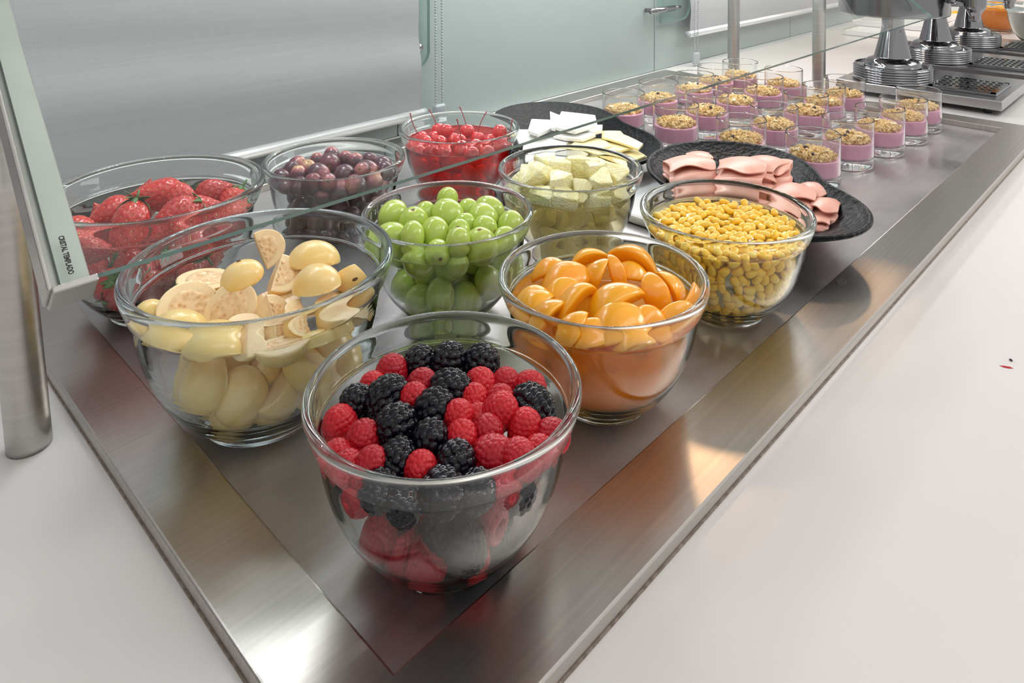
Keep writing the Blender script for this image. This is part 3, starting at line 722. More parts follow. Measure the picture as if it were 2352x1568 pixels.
# axis points to the tip
SL = [(640,195,85,(.35,.9,.1),0),(820,220,120,(-.95,.12,.15),2),(560,320,105,(-.85,-.25,.25),0),(660,400,105,(-.25,-.9,.3),2),(890,340,130,(-.8,-.35,.3),2),(1040,300,95,(.9,.1,.25),0),(1170,210,95,(.9,.1,.3),0),(1235,260,75,(-.5,-.8,.3),1),(1160,330,75,(-.8,-.4,.3),1),(380,320,75,(-.4,.8,.3),1),(430,425,90,(.85,-.4,.2),0),(975,445,100,(-.5,.7,.2),2),(935,240,55,(.7,-.3,.2),1),(510,490,80,(.9,-.3,.2),1),(470,262,70,(-.9,.3,.2),1)]
tx = ccx((0, 350), .4463); fixed = []
for x, y, r, ax, vr in SL: fixed.append((heap_at('straw', *tx(x, y), .092, .022, .006 if y < 240 else 0), .0190))
P, rad = pack('straw', fixed, 30, .0205, .088, seed=12, squash=.84)
rs = np.random.RandomState(41)
for i, p in enumerate(P):
    vis = i < len(SL); v = SL[i][4] if vis else rs.randint(3); me, sm, cm = ST[v]
    o = link('strawberry', me); o.location = p; o.rotation_mode = 'QUATERNION'; link('seeds', sm, o)['kind'] = 'stuff'; link('calyx', cm, o)
    if vis:
        ax = SL[i][3]; r_, u_, t_ = basis(0, 0, p); o.rotation_quaternion = orient(r_*ax[0]+u_*ax[1]+t_*ax[2], rs.uniform(0, 6))
        tag(o, clock_label('ripe red strawberry', 'straw', 'strawberry bowl', p), 'strawberry', 'strawberries heaped in the strawberry bowl')
    else:
        a = p-BOWLS['straw'][0]; ax = Vector((-a[1], a[0], .02))*(1 if rs.rand() < .5 else -1); o.rotation_quaternion = orient(ax.normalized()+Vector(rs.normal(size=3)*.35), rs.uniform(0, 6)); o.scale = (.84,)*3
        tag(o, low_label('dark strawberry', 'straw', 'strawberry bowl', p, 'dark strawberry buried in the strawberry bowl under the heap'), 'strawberry', 'strawberries low in the strawberry bowl')

for o in [o for o in COL.objects if o.name.startswith('strawberry') and o.parent is None]:
    zax = np.array(o.rotation_quaternion @ Vector((0, 0, 1))); L = max(v.co.z for v in o.data.vertices)*2*o.scale.x; rr = .0165*o.scale.x
    o.location = contain(o.location, 'straw', [zax*(L/2-rr*.7), -zax*(L/2-rr*1.1), zax*0], rr)

# ---------------------------------------------------------------- pineapple
def chunk_mesh(seed):
    rs = np.random.RandomState(seed); bm = bmesh.new(); a0 = rs.uniform(.28, .42); r0, r1 = .009, rs.uniform(.036, .042); h = rs.uniform(.009, .013)
    pts = []
    for z in (-h, h):
        for r, a in ((r0, -a0*1.2), (r0, a0*1.2), (r1, a0), (r1*1.05, 0), (r1, -a0)):
            pts.append(Vector((r*math.cos(a)-.026, r*math.sin(a)*1.15, z))+Vector(rs.uniform(-.0018, .0018, 3)))
    for p in pts: bm.verts.new(p)
    bmesh.ops.convex_hull(bm, input=bm.verts)
    bmesh.ops.dissolve_limit(bm, angle_limit=.12, verts=bm.verts, edges=bm.edges)
    bmesh.ops.bevel(bm, geom=bm.edges[:], offset=.0018, segments=3, affect='EDGES', profile=.6, clamp_overlap=True)
    me = from_bm('pineapple_chunk', bm, True); me.materials.append(M['pineapple']); return me
PC = [chunk_mesh(s) for s in range(5)]
PL = [(560,640,150,(.1,.8,.4)),(450,740,180,(-.2,.7,.6)),(370,870,170,(-.3,.5,.7)),(590,790,110,(.5,.3,.6)),(650,890,120,(-.1,.9,.4)),(860,680,140,(0,1,.2)),(1120,740,190,(.2,.8,.5)),(880,880,165,(.2,.3,.9)),(1000,700,120,(0,.9,.3)),(1210,830,120,(.3,.5,.6)),(680,1005,120,(.2,.8,.5)),(1140,960,140,(.1,.9,.4)),(500,985,70,(0,.7,.5)),(740,690,70,(0,1,.1)),(1300,880,90,(.5,.5,.5)),(1080,900,110,(.0,.8,.6)),(260,860,90,(-.6,.4,.5)),(330,950,80,(-.4,.5,.6))]
tx = ccx((1120, 220), .2423); fixed = []
for x, y, r, ax in PL: fixed.append((heap_at('pine', *tx(x, y), .098, .014, .006 if y < 720 else 0), .0165))
P, rad = pack('pine', fixed, 34, .0165, .09, seed=14, squash=.88)
rs = np.random.RandomState(51)
def place_generic(P, lst, key, meshes, name, what, heap, cat, rs, scale_hidden=1.0, low=None, clear=.0):
    for i, p in enumerate(P):
        vis = i < len(lst); o = link(name, meshes[rs.randint(len(meshes))]); o.location = p; o.rotation_mode = 'QUATERNION'
        if vis:
            ax = lst[i][3]; r_, u_, t_ = basis(0, 0, p); o.rotation_quaternion = orient(r_*ax[0]+u_*ax[1]+t_*ax[2], rs.uniform(0, 6)); 
            tag(o, clock_label(what, key, heap, p), cat, f'{cat} pieces heaped in the {heap}')
        else:
            o.rotation_quaternion = rand_quat(rs); o.scale = (scale_hidden,)*3
            tag(o, low_label(name.replace('_', ' '), key, heap, p, low), cat, f'{cat} pieces low in the {heap}')
place_generic(P, PL, 'pine', PC, 'pineapple_chunk', 'pale yellow pineapple chunk', 'pineapple bowl', 'pineapple', rs, .95, 'pineapple chunk under the juice in the pineapple bowl')

# ---------------------------------------------------------------- peaches
def peach_mesh(seed, R, wdeg, span):
    rs = np.random.RandomState(seed); w_ = math.radians(wdeg); n1 = 30; sec = []
    # rounded section in (azimuth, radius)
    for k in range(24):
        t = 2*PI*k/24; c, s = math.cos(t), math.sin(t); e = .55
        sec.append((math.copysign(abs(c)**e, c), math.copysign(abs(s)**e, s)))
    V = []
    for j in range(n1):
        f = j/(n1-1); ph = math.radians(span)*(2*f-1); tap = math.sin(PI*min(max(f, .015), .985))**.45
        for a, q in sec:
            rho = R*(.76+.24*q*tap*(1.0)+.02*math.sin(5*ph+seed))
            az = w_*a*tap*(.55+.45*(q*.5+.5))
            V.append((rho*math.cos(ph)*math.cos(az)-R*.62, rho*math.cos(ph)*math.sin(az)*1.25+.004*math.sin(ph*1.3+seed), rho*math.sin(ph)))
    F = grid_faces(24, n1)+[tuple(range(23, -1, -1)), tuple(range((n1-1)*24, n1*24))]
    me = mesh('peach_slice', V, F); me.materials.append(M['peach']); return me
PM = [peach_mesh(1, .036, 24, 66), peach_mesh(2, .040, 20, 62), peach_mesh(3, .034, 30, 70), peach_mesh(4, .037, 17, 68)]
# x, y, length, angle of the long axis in the picture, mesh, facing vector of the rounded back
PE = [(460,240,250,20,0,(-.2,.7,.6)),(760,170,330,25,1,(-.3,.9,.2)),(590,330,430,10,2,(-.2,.7,.7)),(830,300,220,70,0,(-.6,.3,.7)),(985,290,270,-80,3,(.2,.1,1)),(1150,180,430,-28,1,(.2,.95,.2)),(290,520,300,38,0,(-.5,.4,.7)),(430,610,330,50,0,(-.7,.4,.6)),(660,540,430,52,3,(-.6,.55,.6)),(960,520,520,32,1,(-.3,.75,.6)),(1310,440,330,-82,2,(.1,.2,1)),(1450,400,260,-55,0,(.5,.6,.4)),(1550,510,280,55,0,(.7,.0,.6)),(1000,690,500,12,2,(0,.7,.8)),(1260,660,260,-35,2,(.2,.5,.8)),(1110,810,250,25,0,(-.1,.6,.8)),(560,430,250,15,2,(-.1,.5,.9)),(200,500,130,15,0,(-.5,.5,.5)),(790,760,330,10,2,(-.1,.6,.8)),(1480,640,220,30,3,(.4,.4,.8)),(1100,270,180,0,0,(0,.6,.7)),(640,730,260,60,0,(-.4,.4,.8))]
tx = ccx((1130, 550), .287); fixed = []
for x, y, ln, an, mi, ax in PE: fixed.append((heap_at('peach', *tx(x, y), .092, .014, .006 if y < 250 else 0), .0125))
P, rad = pack('peach', fixed, 56, .0135, .084, seed=15, squash=.78)
rs = np.random.RandomState(61)
PLEN = [.066, .071, .064, .069]
for i, p in enumerate(P):
    vis = i < len(PE)
    if vis:
        x, y, ln, an, mi, ax = PE[i]; me = PM[mi]; r_, u_, t_ = basis(0, 0, p)
        long_ = r_*math.cos(math.radians(an))+u_*math.sin(math.radians(an)); back = r_*ax[0]+u_*ax[1]+t_*ax[2]
        z = Vector(long_).normalized(); xx = Vector(back); xx = (xx-z*xx.dot(z)).normalized(); yy = z.cross(xx)
        o = link('peach_slice', me); o.rotation_mode = 'QUATERNION'; o.rotation_quaternion = Matrix((xx, yy, z)).transposed().to_quaternion()
        s = min(1.42, max(.75, ln*.287/FPX*((p-CAM)@fw)/PLEN[mi]*1.28)); o.scale = (s,)*3; o.location = p
        tag(o, clock_label('orange peach slice', 'peach', 'peach bowl', p), 'peach', 'peach pieces heaped in the peach bowl')
    else:
        o = link('peach_slice', PM[rs.randint(4)]); o.rotation_mode = 'QUATERNION'; a = Vector(p-BOWLS['peach'][0]); a.z = 0
        z = Vector((-a.y, a.x, rs.uniform(-.03, .03))).normalized(); xx = (a.normalized()+Vector((0, 0, rs.uniform(-.5, .5)))); xx = (xx-z*xx.dot(z)).normalized()
        o.rotation_quaternion = Matrix((xx, z.cross(xx), z)).transposed().to_quaternion()
        lim = a.length; k = min(1, max(.55, 1.0)); o.scale = (.86,)*3; pp = Vector(p)
        rl = rin_fn(R1)(p[2])-.013; rm = math.sqrt(max(0, rl*rl-.026**2))
        if a.length > rm: pp -= a.normalized()*(a.length-rm)
        o.location = pp
        tag(o, low_label('sunken peach slice', 'peach', 'peach bowl', p, 'peach slice sunk in the syrup of the peach bowl'), 'peach', 'peach pieces sunk in the peach bowl')

for o in [o for o in COL.objects if o.name.startswith('peach_slice') and o.parent is None]:
    zax = np.array(o.rotation_quaternion @ Vector((0, 0, 1))); xax = np.array(o.rotation_quaternion @ Vector((1, 0, 0))); sc_ = o.scale.x
    o.location = contain(o.location, 'peach', [zax*.024*sc_-xax*.006*sc_, -zax*.024*sc_-xax*.006*sc_, xax*.008*sc_], .0068*sc_)
for o in [o for o in COL.objects if o.name.startswith('pineapple_chunk')]:
    xax = np.array(o.rotation_quaternion @ Vector((1, 0, 0))); o.location = contain(o.location, 'pine', [xax*.012, -xax*.012], .0135)

# ---------------------------------------------------------------- sweetcorn
def kernel_mesh(seed, sub=2):
    rs = np.random.RandomState(seed); bm = bmesh.new(); bmesh.ops.create_icosphere(bm, subdivisions=sub, radius=1)
    w1 = rs.uniform(.85, 1.1)
    for v in bm.verts:
        x, y, z = v.co; f = lambda a, e: math.copysign(abs(a)**e, a)
        x, y, z = f(x, .75), f(y, .72), f(z, .8); tp = .78+.22*x
        v.co = (x*.0072, y*.0060*tp*w1, z*.0042*(.9+.1*x)+(.0006*(1-x*x)))
    me = from_bm('corn_kernel', bm, True); return me
KM = [kernel_mesh(s) for s in range(4)]
for k in KM: k.materials.append(M['corn'])
c, R = BOWLS['corn']; rin = rin_fn(R); rs = np.random.RandomState(71); KP = []
tophi = .1015
sp = .0116; n = 0
rows = int(.095*2/(sp*.86))
for j in range(rows):
    for i in range(24):
        x = (i-12+.5*(j % 2))*sp; y = (j-rows/2)*sp*.86
        if np.hypot(x, y) < rin(.098)-.008:
            KP.append((np.array([x+rs.uniform(-.0012, .0012), y+rs.uniform(-.0012, .0012), .0965+rs.uniform(-.0025, .0035)]), 0, None))
# side layer seen through the glass, towards the viewer first
side = []
z = .090
while z > .014:
    rr = rin(z)-.0075; m = int(2*PI*rr/.0122); 
    for i in range(m):
        a = 2*PI*(i+.5*rs.rand())/m; side.append((np.array([rr*math.cos(a), rr*math.sin(a), z+rs.uniform(-.0015, .0015)]), 1, a))
    z -= .0098
toC = math.atan2(*(CAM-c)[[1, 0]])
side.sort(key=lambda s: -math.cos(s[2]-toC)*1.0+(.09-s[0][2])*3)
KP = KP[:210]; allk = KP+side
ind, rest = allk[:300], allk[300:]
for lp in (.086, .076, .066):
    for i in range(150):
        a = rs.uniform(0, 2*PI); q = math.sqrt(rs.rand())*(rin(lp)-.012); rest.append((np.array([q*math.cos(a), q*math.sin(a), lp]), 0, None))
def kq(s):
    if s[1] == 0: return (Quaternion((0, 0, 1), rs.uniform(0, 2*PI)) @ Quaternion((rs.uniform(-1, 1), rs.uniform(-1, 1), 0), rs.uniform(0, .9)))
    a = s[2]; return orient((math.cos(a), math.sin(a), -.35), rs.uniform(0, 2*PI)) @ Quaternion((1, 0, 0), rs.uniform(-.3, .3))
for s in ind:
    o = link('corn_kernel', KM[rs.randint(4)]); o.location = s[0]+c; o.rotation_mode = 'QUATERNION'; o.rotation_quaternion = kq(s)
    if s[1] == 0:
        d = s[0]; a = math.degrees(math.atan2(d@rt, d[0]*math.cos(YAW)+d[1]*math.sin(YAW))) % 360; q = np.hypot(d[0], d[1])
        lb = 'yellow corn kernel afloat at the middle of corn bowl' if q < .022 else f"yellow corn kernel afloat at {HOURS[int(a/30+.5) % 12]} o'clock of corn bowl, {'halfway out' if q < .058 else 'next to the glass'}"
        tag(o, lb, 'corn', lb.replace('kernel', 'kernels'))
    else: tag(o, 'corn kernel pressed to the wall of the corn bowl', 'corn', 'corn kernels against the wall of the corn bowl')
bm = bmesh.new(); lowk = [kernel_mesh(s, 1) for s in range(3)]
for s in rest:
    b2 = len(bm.verts); bm.from_mesh(lowk[rs.randint(3)]); bm.verts.ensure_lookup_table()
    Mx = Matrix.Translation(Vector(s[0]+c)) @ kq(s).to_matrix().to_4x4()
    for v in bm.verts[b2:]: v.co = Mx @ v.co
tag(link('corn_kernels', from_bm('corn_kernels', bm, True), None, M['corn']), 'packed yellow corn kernels deep inside the corn bowl', 'corn', None, 'stuff')

# ---------------------------------------------------------------- syrups
def syrup(key, level, mat_, label):
    c, R = BOWLS[key]; rin = rin_fn(R); pr = [(1e-5, .0605*R+.0005)]
    for z in np.linspace(.064*R, level, 22): pr.append((max(.0006, rin(z)-.0006), z+.0005))
    rl = rin(level)-.0006
    pr += [(rl-.0008, level-.0006), (rl-.003, level-.0010), (rl*.6, level-.0012), (1e-5, level-.0012)]
    o = link('syrup', revolve(pr, 64, 'syrup'), None, mat_); o.location = (c[0], c[1], 0); tag(o, label, 'syrup', None, 'stuff')
syrup('peach', .0925, liquid('peach_syrup', (1, .80, .50), (1, .47, .015), .62), 'cloudy orange syrup around the peach slices')
syrup('cherry', .0965, liquid('cherry_syrup', (.95, .12, .12), (.75, .006, .010), .30), 'clear red syrup around the cherries')
syrup('pine', .090, liquid('pineapple_juice', (1, .95, .76), (1, .86, .46), .26), 'pale yellow juice around the pineapple chunks')
syrup('corn', .1000, liquid('corn_brine', (1, .97, .80), (1, .75, .15), .05), 'thin clear brine covering the sweetcorn')

# ---------------------------------------------------------------- black plates
def plate(name, pts, zr, z0, label):
    P = np.array(pts); c = P.mean(0); d = P-c; ang = np.arctan2(d[:, 1], d[:, 0]); rad = np.hypot(d[:, 0], d[:, 1]); o_ = np.argsort(ang)
    # smooth closed outline: a few fourier terms through the traced rim
    K = 3; A = np.stack([np.ones_like(ang)]+[f(k*ang) for k in range(1, K+1) for f in (np.cos, np.sin)], 1); co = np.linalg.lstsq(A, rad, rcond=None)[0]
    Rf = lambda a: co[0]+sum(co[2*k-1]*np.cos(k*a)+co[2*k]*np.sin(k*a) for k in range(1, K+1))
    prof = [(0.0, .0), (.40, .0), (.47, .004), (.62, .016), (.80, .034), (.93, .050), (.985, .058), (1.0, .062), (.995, .0665), (.97, .067), (.93, .060), (.80, .043), (.62, .024), (.45, .013), (.2, .010), (0.0, .010)]
    prof = smooth_prof(prof, 3); k = (zr-z0)/.067; n = 120; V = []
    for s, z in prof:
        s = max(s, 1e-4)
        for i in range(n):
            a = 2*PI*i/n; r = Rf(a)*s; w1 = 1+.006*noise.noise(Vector((math.cos(a)*2, math.sin(a)*2, z*30)))*(s > .9); V.append((r*math.cos(a)*w1, r*math.sin(a)*w1, max(0, z*k)))
    me = mesh(name, V, grid_faces(n, len(prof))+[tuple(range(n-1, -1, -1)), tuple(range((len(prof)-1)*n, len(prof)*n))])
    o = link(name, me, None, M['stone']); o.location = (c[0], c[1], z0); tag(o, label, 'plate'); return o, c, Rf
ham_px = [(180,230),(250,150),(400,90),(560,75),(800,95),(1100,150),(1400,290),(1600,430),(1750,570),(1810,680),(1790,760),(1700,810),(1550,835),(1400,830),(350,490),(230,380)]
HZ = .060
hp = [at(1440+x/3.267, 300+y/3.267, HZ)[:2] for x, y in ham_px]
hp[14] = (hp[14]*.7+hp[15]*.3); hp += [hp[14]*.66+hp[13]*.34+np.array([-.016, .0]), hp[14]*.33+hp[13]*.67+np.array([-.014, -.004])]
plate('serving_plate', hp, HZ+.003, .0165, 'black stoneware plate of folded ham raised on a white plate')
ch_px = [(55,250),(80,190),(200,110),(330,65),(500,58),(700,75),(900,100),(1100,150),(1300,235),(1500,350),(1600,420),(1640,500),(1600,580),(1480,650),(1380,690),(300,590)]
CZ = .050
cp = [at(1120+x*.2423, 220+y*.2423, CZ)[:2] for x, y in ch_px]
a_, b_ = cp[14], cp[15]; cp += [a_*.66+b_*.34+np.array([-.012, -.014]), a_*.33+b_*.67+np.array([-.012, -.014]), b_*.5+cp[0]*.5+np.array([-.012, .004])]
plate('serving_plate', cp, CZ+.003, .0006, 'black stoneware plate of sliced cheese behind the pineapple bowl')
bm = bmesh.new(); w0 = at(1458, 470, .014); 
box_bm(bm, (.655, .150, .0008), (.875, .395, .0165), .006, 3)
wp = link('white_plate', from_bm('white_plate', bm, False), None, M['white_plate']); tag(wp, 'flat white china plate tucked under the black ham plate', 'plate')

# ---------------------------------------------------------------- cheese
def slab(name, px, z, th, m_, label, group, seed, sag=0.0):
    rs = np.random.RandomState(seed); P = [at(1120+x*.2423, 220+y*.2423, z) for x, y in px]; c = sum(P)/len(P)
    bm = bmesh.new(); tl = rs.uniform(-.05, .05, 2)
    top = [bm.verts.new((p[0]-c[0], p[1]-c[1], 0)) for p in P]
    f = bm.faces.new(top)
    if f.normal.z < 0: f.normal_flip()
    bmesh.ops.subdivide_edges(bm, edges=bm.edges[:], cuts=3, use_grid_fill=True)
    bmesh.ops.triangulate(bm, faces=[f for f in bm.faces if len(f.verts) > 4])
    r = bmesh.ops.extrude_face_region(bm, geom=bm.faces[:]); 
    bmesh.ops.translate(bm, vec=(0, 0, -th), verts=[v for v in r['geom'] if isinstance(v, bmesh.types.BMVert)])
    for v in bm.verts: v.co.z += tl[0]*v.co.x+tl[1]*v.co.y-sag*(v.co.x**2+v.co.y**2)*3+.0006*noise.noise(v.co*25+Vector((seed, 0, 0)))
    o = link(name, from_bm(name, bm, False), None, m_); o.location = c
    md = o.modifiers.new('bevel', 'BEVEL'); md.width = .0008; md.segments = 2; md.limit_method = 'ANGLE'
    tag(o, label, 'cheese', group)
WC = [([(590,150),(700,190),(640,300),(600,290)], .078,'small white cheese sliver poking up at the back of cheese plate'),
([(700,150),(1020,180),(1040,265),(830,330),(620,290)], .078,'widest white cheese slice on top of the white stack'),
([(415,205),(600,220),(625,300),(480,370),(380,330)], .070,'tall white cheese slice leaning beside the widest one'),
([(240,320),(420,320),(490,380),(300,450)], .058,'white cheese slice hanging over towards the cherry bowl'),
([(340,440),(740,375),(770,440),(720,475),(330,505)], .055,'long white cheese slice lying lowest by the pineapple bowl'),
([(395,500),(715,475),(715,505),(400,550)], .046,'thick white cheese slice under the long one'),
([(620,360),(1010,330),(1025,365),(900,405),(740,390)], .066,'white cheese slice under the widest one'),
([(830,290),(1090,265),(1085,320),(1010,340)], .071,'white cheese slice touching the first yellow slice'),
([(290,520),(530,545),(520,590),(420,600)], .037,'cream cheese slice at the bottom of the white stack'),
([(740,405),(850,405),(850,450),(760,460)], .052,'small cream cheese block between white and yellow stacks')]
for i, (px, z, lb) in enumerate(WC): slab('cheese_slice', px, z, .0065, M['white_cheese'], lb, 'white cheese slices on the cheese plate', i)
YC = [([(1080,310),(1260,320),(1290,360),(1475,440),(1430,480),(1180,410),(1080,380)], .062,'yellow cheese slice topmost in the yellow fan'),
([(850,410),(1090,385),(1180,460),(1000,500),(760,490)], .058,'yellow cheese slice next to the white stack'),
([(1110,400),(1330,420),(1420,480),(1260,510),(1150,500)], .054,'yellow cheese slice folded under the topmost one'),
([(560,545),(720,480),(980,480),(1040,600),(700,600)], .047,'wide yellow cheese slice by the pineapple bowl'),
([(1000,510),(1090,530),(1100,575),(1010,580)], .048,'small yellow cheese corner in the middle of the fan'),
([(1095,520),(1400,485),(1500,560),(1380,610),(1250,625),(1100,595)], .046,'large yellow cheese slice near the ham plate side'),
([(1120,605),(1280,620),(1430,680),(1340,700),(1060,640)], .035,'yellow cheese slice lowest on the black plate'),
([(1380,600),(1510,570),(1518,590),(1400,635)], .040,'thin yellow cheese edge under the large slice'),
([(980,480),(1150,500),(1110,620),(900,640),(880,560)], .039,'yellow cheese slice under the small corner')]
for i, (px, z, lb) in enumerate(YC): slab('cheese_slice', px, z, .0042, M['yellow_cheese'], lb, 'yellow cheese slices on the cheese plate', 30+i, .35)

# ---------------------------------------------------------------- ham
def ham_mesh(seed, L, W, r1, r2, open_):
    rs = np.random.RandomState(seed); nt_ = 26; th = .0019; V = []; K = None
    ph = rs.uniform(0, 6, 4)
    for j in range(nt_):
        t = j/(nt_-1); e = math.sin(PI*(.1+.8*t))**.6; Wt = W*(.62+.38*e)
        ra = r1*(1+open_*t); rb = r2*(1+open_*(1-t)*.6)
        path = [(x, .002*math.sin(3*x/W+ph[0])) for x in np.linspace(0, Wt, 9)]
        path += [(Wt+ra*math.sin(a), ra-ra*math.cos(a)) for a in np.linspace(.3, PI-.3, 7)]
        path += [(x, 2*ra+.0015*math.sin(4*x/W+ph[1])) for x in np.linspace(Wt, Wt*.12, 8)]
        path += [(Wt*.12-rb*math.sin(a), 2*ra+rb-rb*math.cos(a)) for a in np.linspace(.3, PI-.3, 7)]
        path += [(x, 2*ra+2*rb+.003*math.sin(PI*(x-Wt*.1)/Wt)-.004*((x/Wt)**3)*open_) for x in np.linspace(Wt*.12, Wt*(.9+.1*math.sin(6*t+ph[2])), 10)]
        p = np.array(path); tg = np.gradient(p, axis=0); tg /= np.linalg.norm(tg, axis=1)[:, None]; nn = np.stack([-tg[:, 1], tg[:, 0]], 1)
        loop = np.concatenate([p+nn*th/2, (p-nn*th/2)[::-1]]); K = len(loop)
        y = (t-.5)*L; sag = -.35*y*y/L*1.2
        for q in loop:
            V.append((q[0]-W*.5, y+.0022*math.sin(7*q[0]/W+ph[3])*(1 if j in (0, nt_-1) else .4), q[1]+sag))
    F = grid_faces(K, nt_); h = K//2
    for base in (0, (nt_-1)*K):
        for i in range(h-1): F.append((base+i, base+i+1, base+K-2-i, base+K-1-i))
    bm = bmesh.new(); me = mesh('ham_slice', V, F); bm.from_mesh(me); bmesh.ops.recalc_face_normals(bm, faces=bm.faces); bm.to_mesh(me); bm.free()
    me.polygons.foreach_set('use_smooth', [True]*len(me.polygons)); me.set_sharp_from_angle(angle=.9); me.materials.append(M['ham']); return me
HM = [((370,500),(900,500),.046,.036,.0035,.002,.4,'folded ham slice lowest by the pineapple bowl side'),
((1820,900),(2040,960),.030,.03,.002,.002,.3,'narrow ham fold at the tip nearest the steel edge'),
((1820,780),(2110,850),.036,.05,.003,.003,.5,'wide ham fold closest to the plate rim'),
((1690,470),(1900,600),.042,.035,.0025,.002,.4,'ham fold half hidden behind the broad centre one'),
((1320,640),(1870,720),.044,.046,.0028,.0025,.7,'broad smooth ham fold behind the corn bowl'),
((970,510),(1510,490),.052,.040,.0030,.0035,.9,'ham fold with an open loop at the pile centre'),
((1370,400),(1640,430),.052,.045,.0042,.002,.9,'ham fold curling open beside the dark plate wall'),
((330,370),(800,370),.060,.036,.0035,.003,1.3,'gaping ham fold at the cheese plate end'),
((520,240),(760,250),.060,.030,.003,.003,.5,'small crumpled ham fold at the back'),
((1010,270),(1390,360),.064,.045,.0033,.002,.6,'pointed ham fold rising highest at the back'),
((820,370),(1310,430),.068,.046,.0042,.0025,.8,'large ham fold lying on top of the pile')]
for i, (a, b, z, W, r1, r2, op, lb) in enumerate(HM):
    A = at(1480+a[0]*.2041, 340+a[1]*.2041, z); B = at(1480+b[0]*.2041, 340+b[1]*.2041, z); d = B-A; L = np.linalg.norm(d[:2])
    W *= 1.3 if i in (1, 2, 3) else 1.85; L *= 1.12; r1 *= 1.35; r2 *= 1.3; z += .004; me = ham_mesh(i, L, W, r1, r2, op); o = link('ham_slice', me); yd = Vector((d[0], d[1], 0)).normalized()
    away = Vector((fw[0], fw[1], 0)); xd = -(away-yd*away.dot(yd)).normalized()
    o.matrix_world = Matrix(((xd.x, yd.x, 0, 0), (xd.y, yd.y, 0, 0), (0, 0, 1, 0), (0, 0, 0, 1)))
    if xd.cross(yd).z < 0: o.matrix_world = Matrix(((xd.x, -yd.x, 0, 0), (xd.y, -yd.y, 0, 0), (0, 0, 1, 0), (0, 0, 0, 1)))
    m_ = (A+B)/2-np.array(xd)*W*.42; o.location = (m_[0], m_[1], z-(r1+r2)*.9)
    tag(o, lb, 'ham', 'folded ham slices on the ham plate')

# ---------------------------------------------------------------- yogurt cups
CR, CH_ = .0463, .0891
def cup_mesh():
    pr = [(1e-5, 0), (CR-.006, 0), (CR-.002, .0012), (CR-.0004, .004), (CR, .009), (CR, CH_-.0012), (CR-.0008, CH_), (CR-.0016, CH_-.0008), (CR-.0020, .022), (CR-.004, .0185), (CR-.010, .0172), (1e-5, .017)]
    me = revolve(pr, 64, 'tumbler'); me.materials.append(M['tumbler']); return me
def yog_mesh(seed):
    rs = np.random.RandomState(seed); r = CR-.0023; pr = [(1e-5, .0174), (r-.009, .0176), (r-.003, .0188), (r, .0222), (r, .0475), (r-.001, .0482), (r*.9, .0480), (r*.6, .0475), (1e-5, .047)]
    me = revolve(pr, 48, 'yogurt'); me.materials.append(M['yogurt']); return me
def granola_mesh(seed):
    rs = np.random.RandomState(seed); bm = bmesh.new(); g = ico('g', 1, 1, M['granola'])
    for i in range(430):
        q = math.sqrt(rs.rand())*(CR-.0075); a = rs.uniform(0, 2*PI); zt = .0505+.010*(1-(q/(CR-.004))**2); z = rs.uniform(.0485, zt) if i < 90 else zt+rs.uniform(-.0025, .0022)
        s = rs.uniform(.0018, .0052); b0 = len(bm.verts); bm.from_mesh(g); bm.verts.ensure_lookup_table()
        Mx = Matrix.Translation((q*math.cos(a), q*math.sin(a), z)) @ rand_quat(rs).to_matrix().to_4x4() @ Matrix.Diagonal((s, s*rs.uniform(.55, .9), s*rs.uniform(.25, .6), 1))
        for v in bm.verts[b0:]: v.co = Mx @ (v.co*(1+rs.uniform(-.18, .18)))
    rr_ = [(1e-5, .0480), ((CR-.010), .0484), ((CR-.014), .0500), ((CR-.018), .0535), (.012, .0565), (1e-5, .0575)]
    bm.from_mesh(revolve(rr_, 24, 'mound'))
    me = from_bm('granola', bm, False); me.materials.clear(); me.materials.append(M['granola']); return me
CUP, YOG, GRA = cup_mesh(), yog_mesh(1), [granola_mesh(s) for s in range(4)]
RAI = ico('raisin', .0046, 2, M['raisin'])
bm = bmesh.new(); bmesh.ops.create_cone(bm, cap_ends=True, segments=14, radius1=.0068, radius2=.0065, depth=.0012); bmesh.ops.scale(bm, vec=(1, .55, 1), verts=bm.verts); ALM = from_bm('almond_flake', bm, False); ALM.materials.append(M['almond'])
CUPS = [(1.0517,.5996),(1.1947,.6035),(1.3382,.5927),(1.4623,.6054),(1.5657,.5905),(1.0378,.4586),(1.1656,.4611),(1.2965,.4603),(1.4276,.4579),(1.5490,.4624),(1.0266,.3092),(1.1618,.3070),(1.3155,.3066),(1.4261,.3116),(1.5383,.3065),(1.0218,.1709),(1.1675,.1643),(1.2932,.1478),(1.4118,.1392),(1.5281,.1418)]
rown = ['window row', 'second row from the window', 'third row from the window', 'row nearest the counter edge']
coln = ['first cup from the plates', 'second cup from the plates', 'third cup from the plates', 'fourth cup from the plates', 'last cup by the dispensers']
rs = np.random.RandomState(81)
def spread_cups():
    P = np.array(CUPS)
    for _ in range(60):
        for i in range(20):
            for j in range(i):
                d = P[i]-P[j]; L = np.hypot(*d)
                if L < .0945: P[i] += d/L*(.0945-L)*.3; P[j] -= d/L*(.0945-L)*.3
    return P
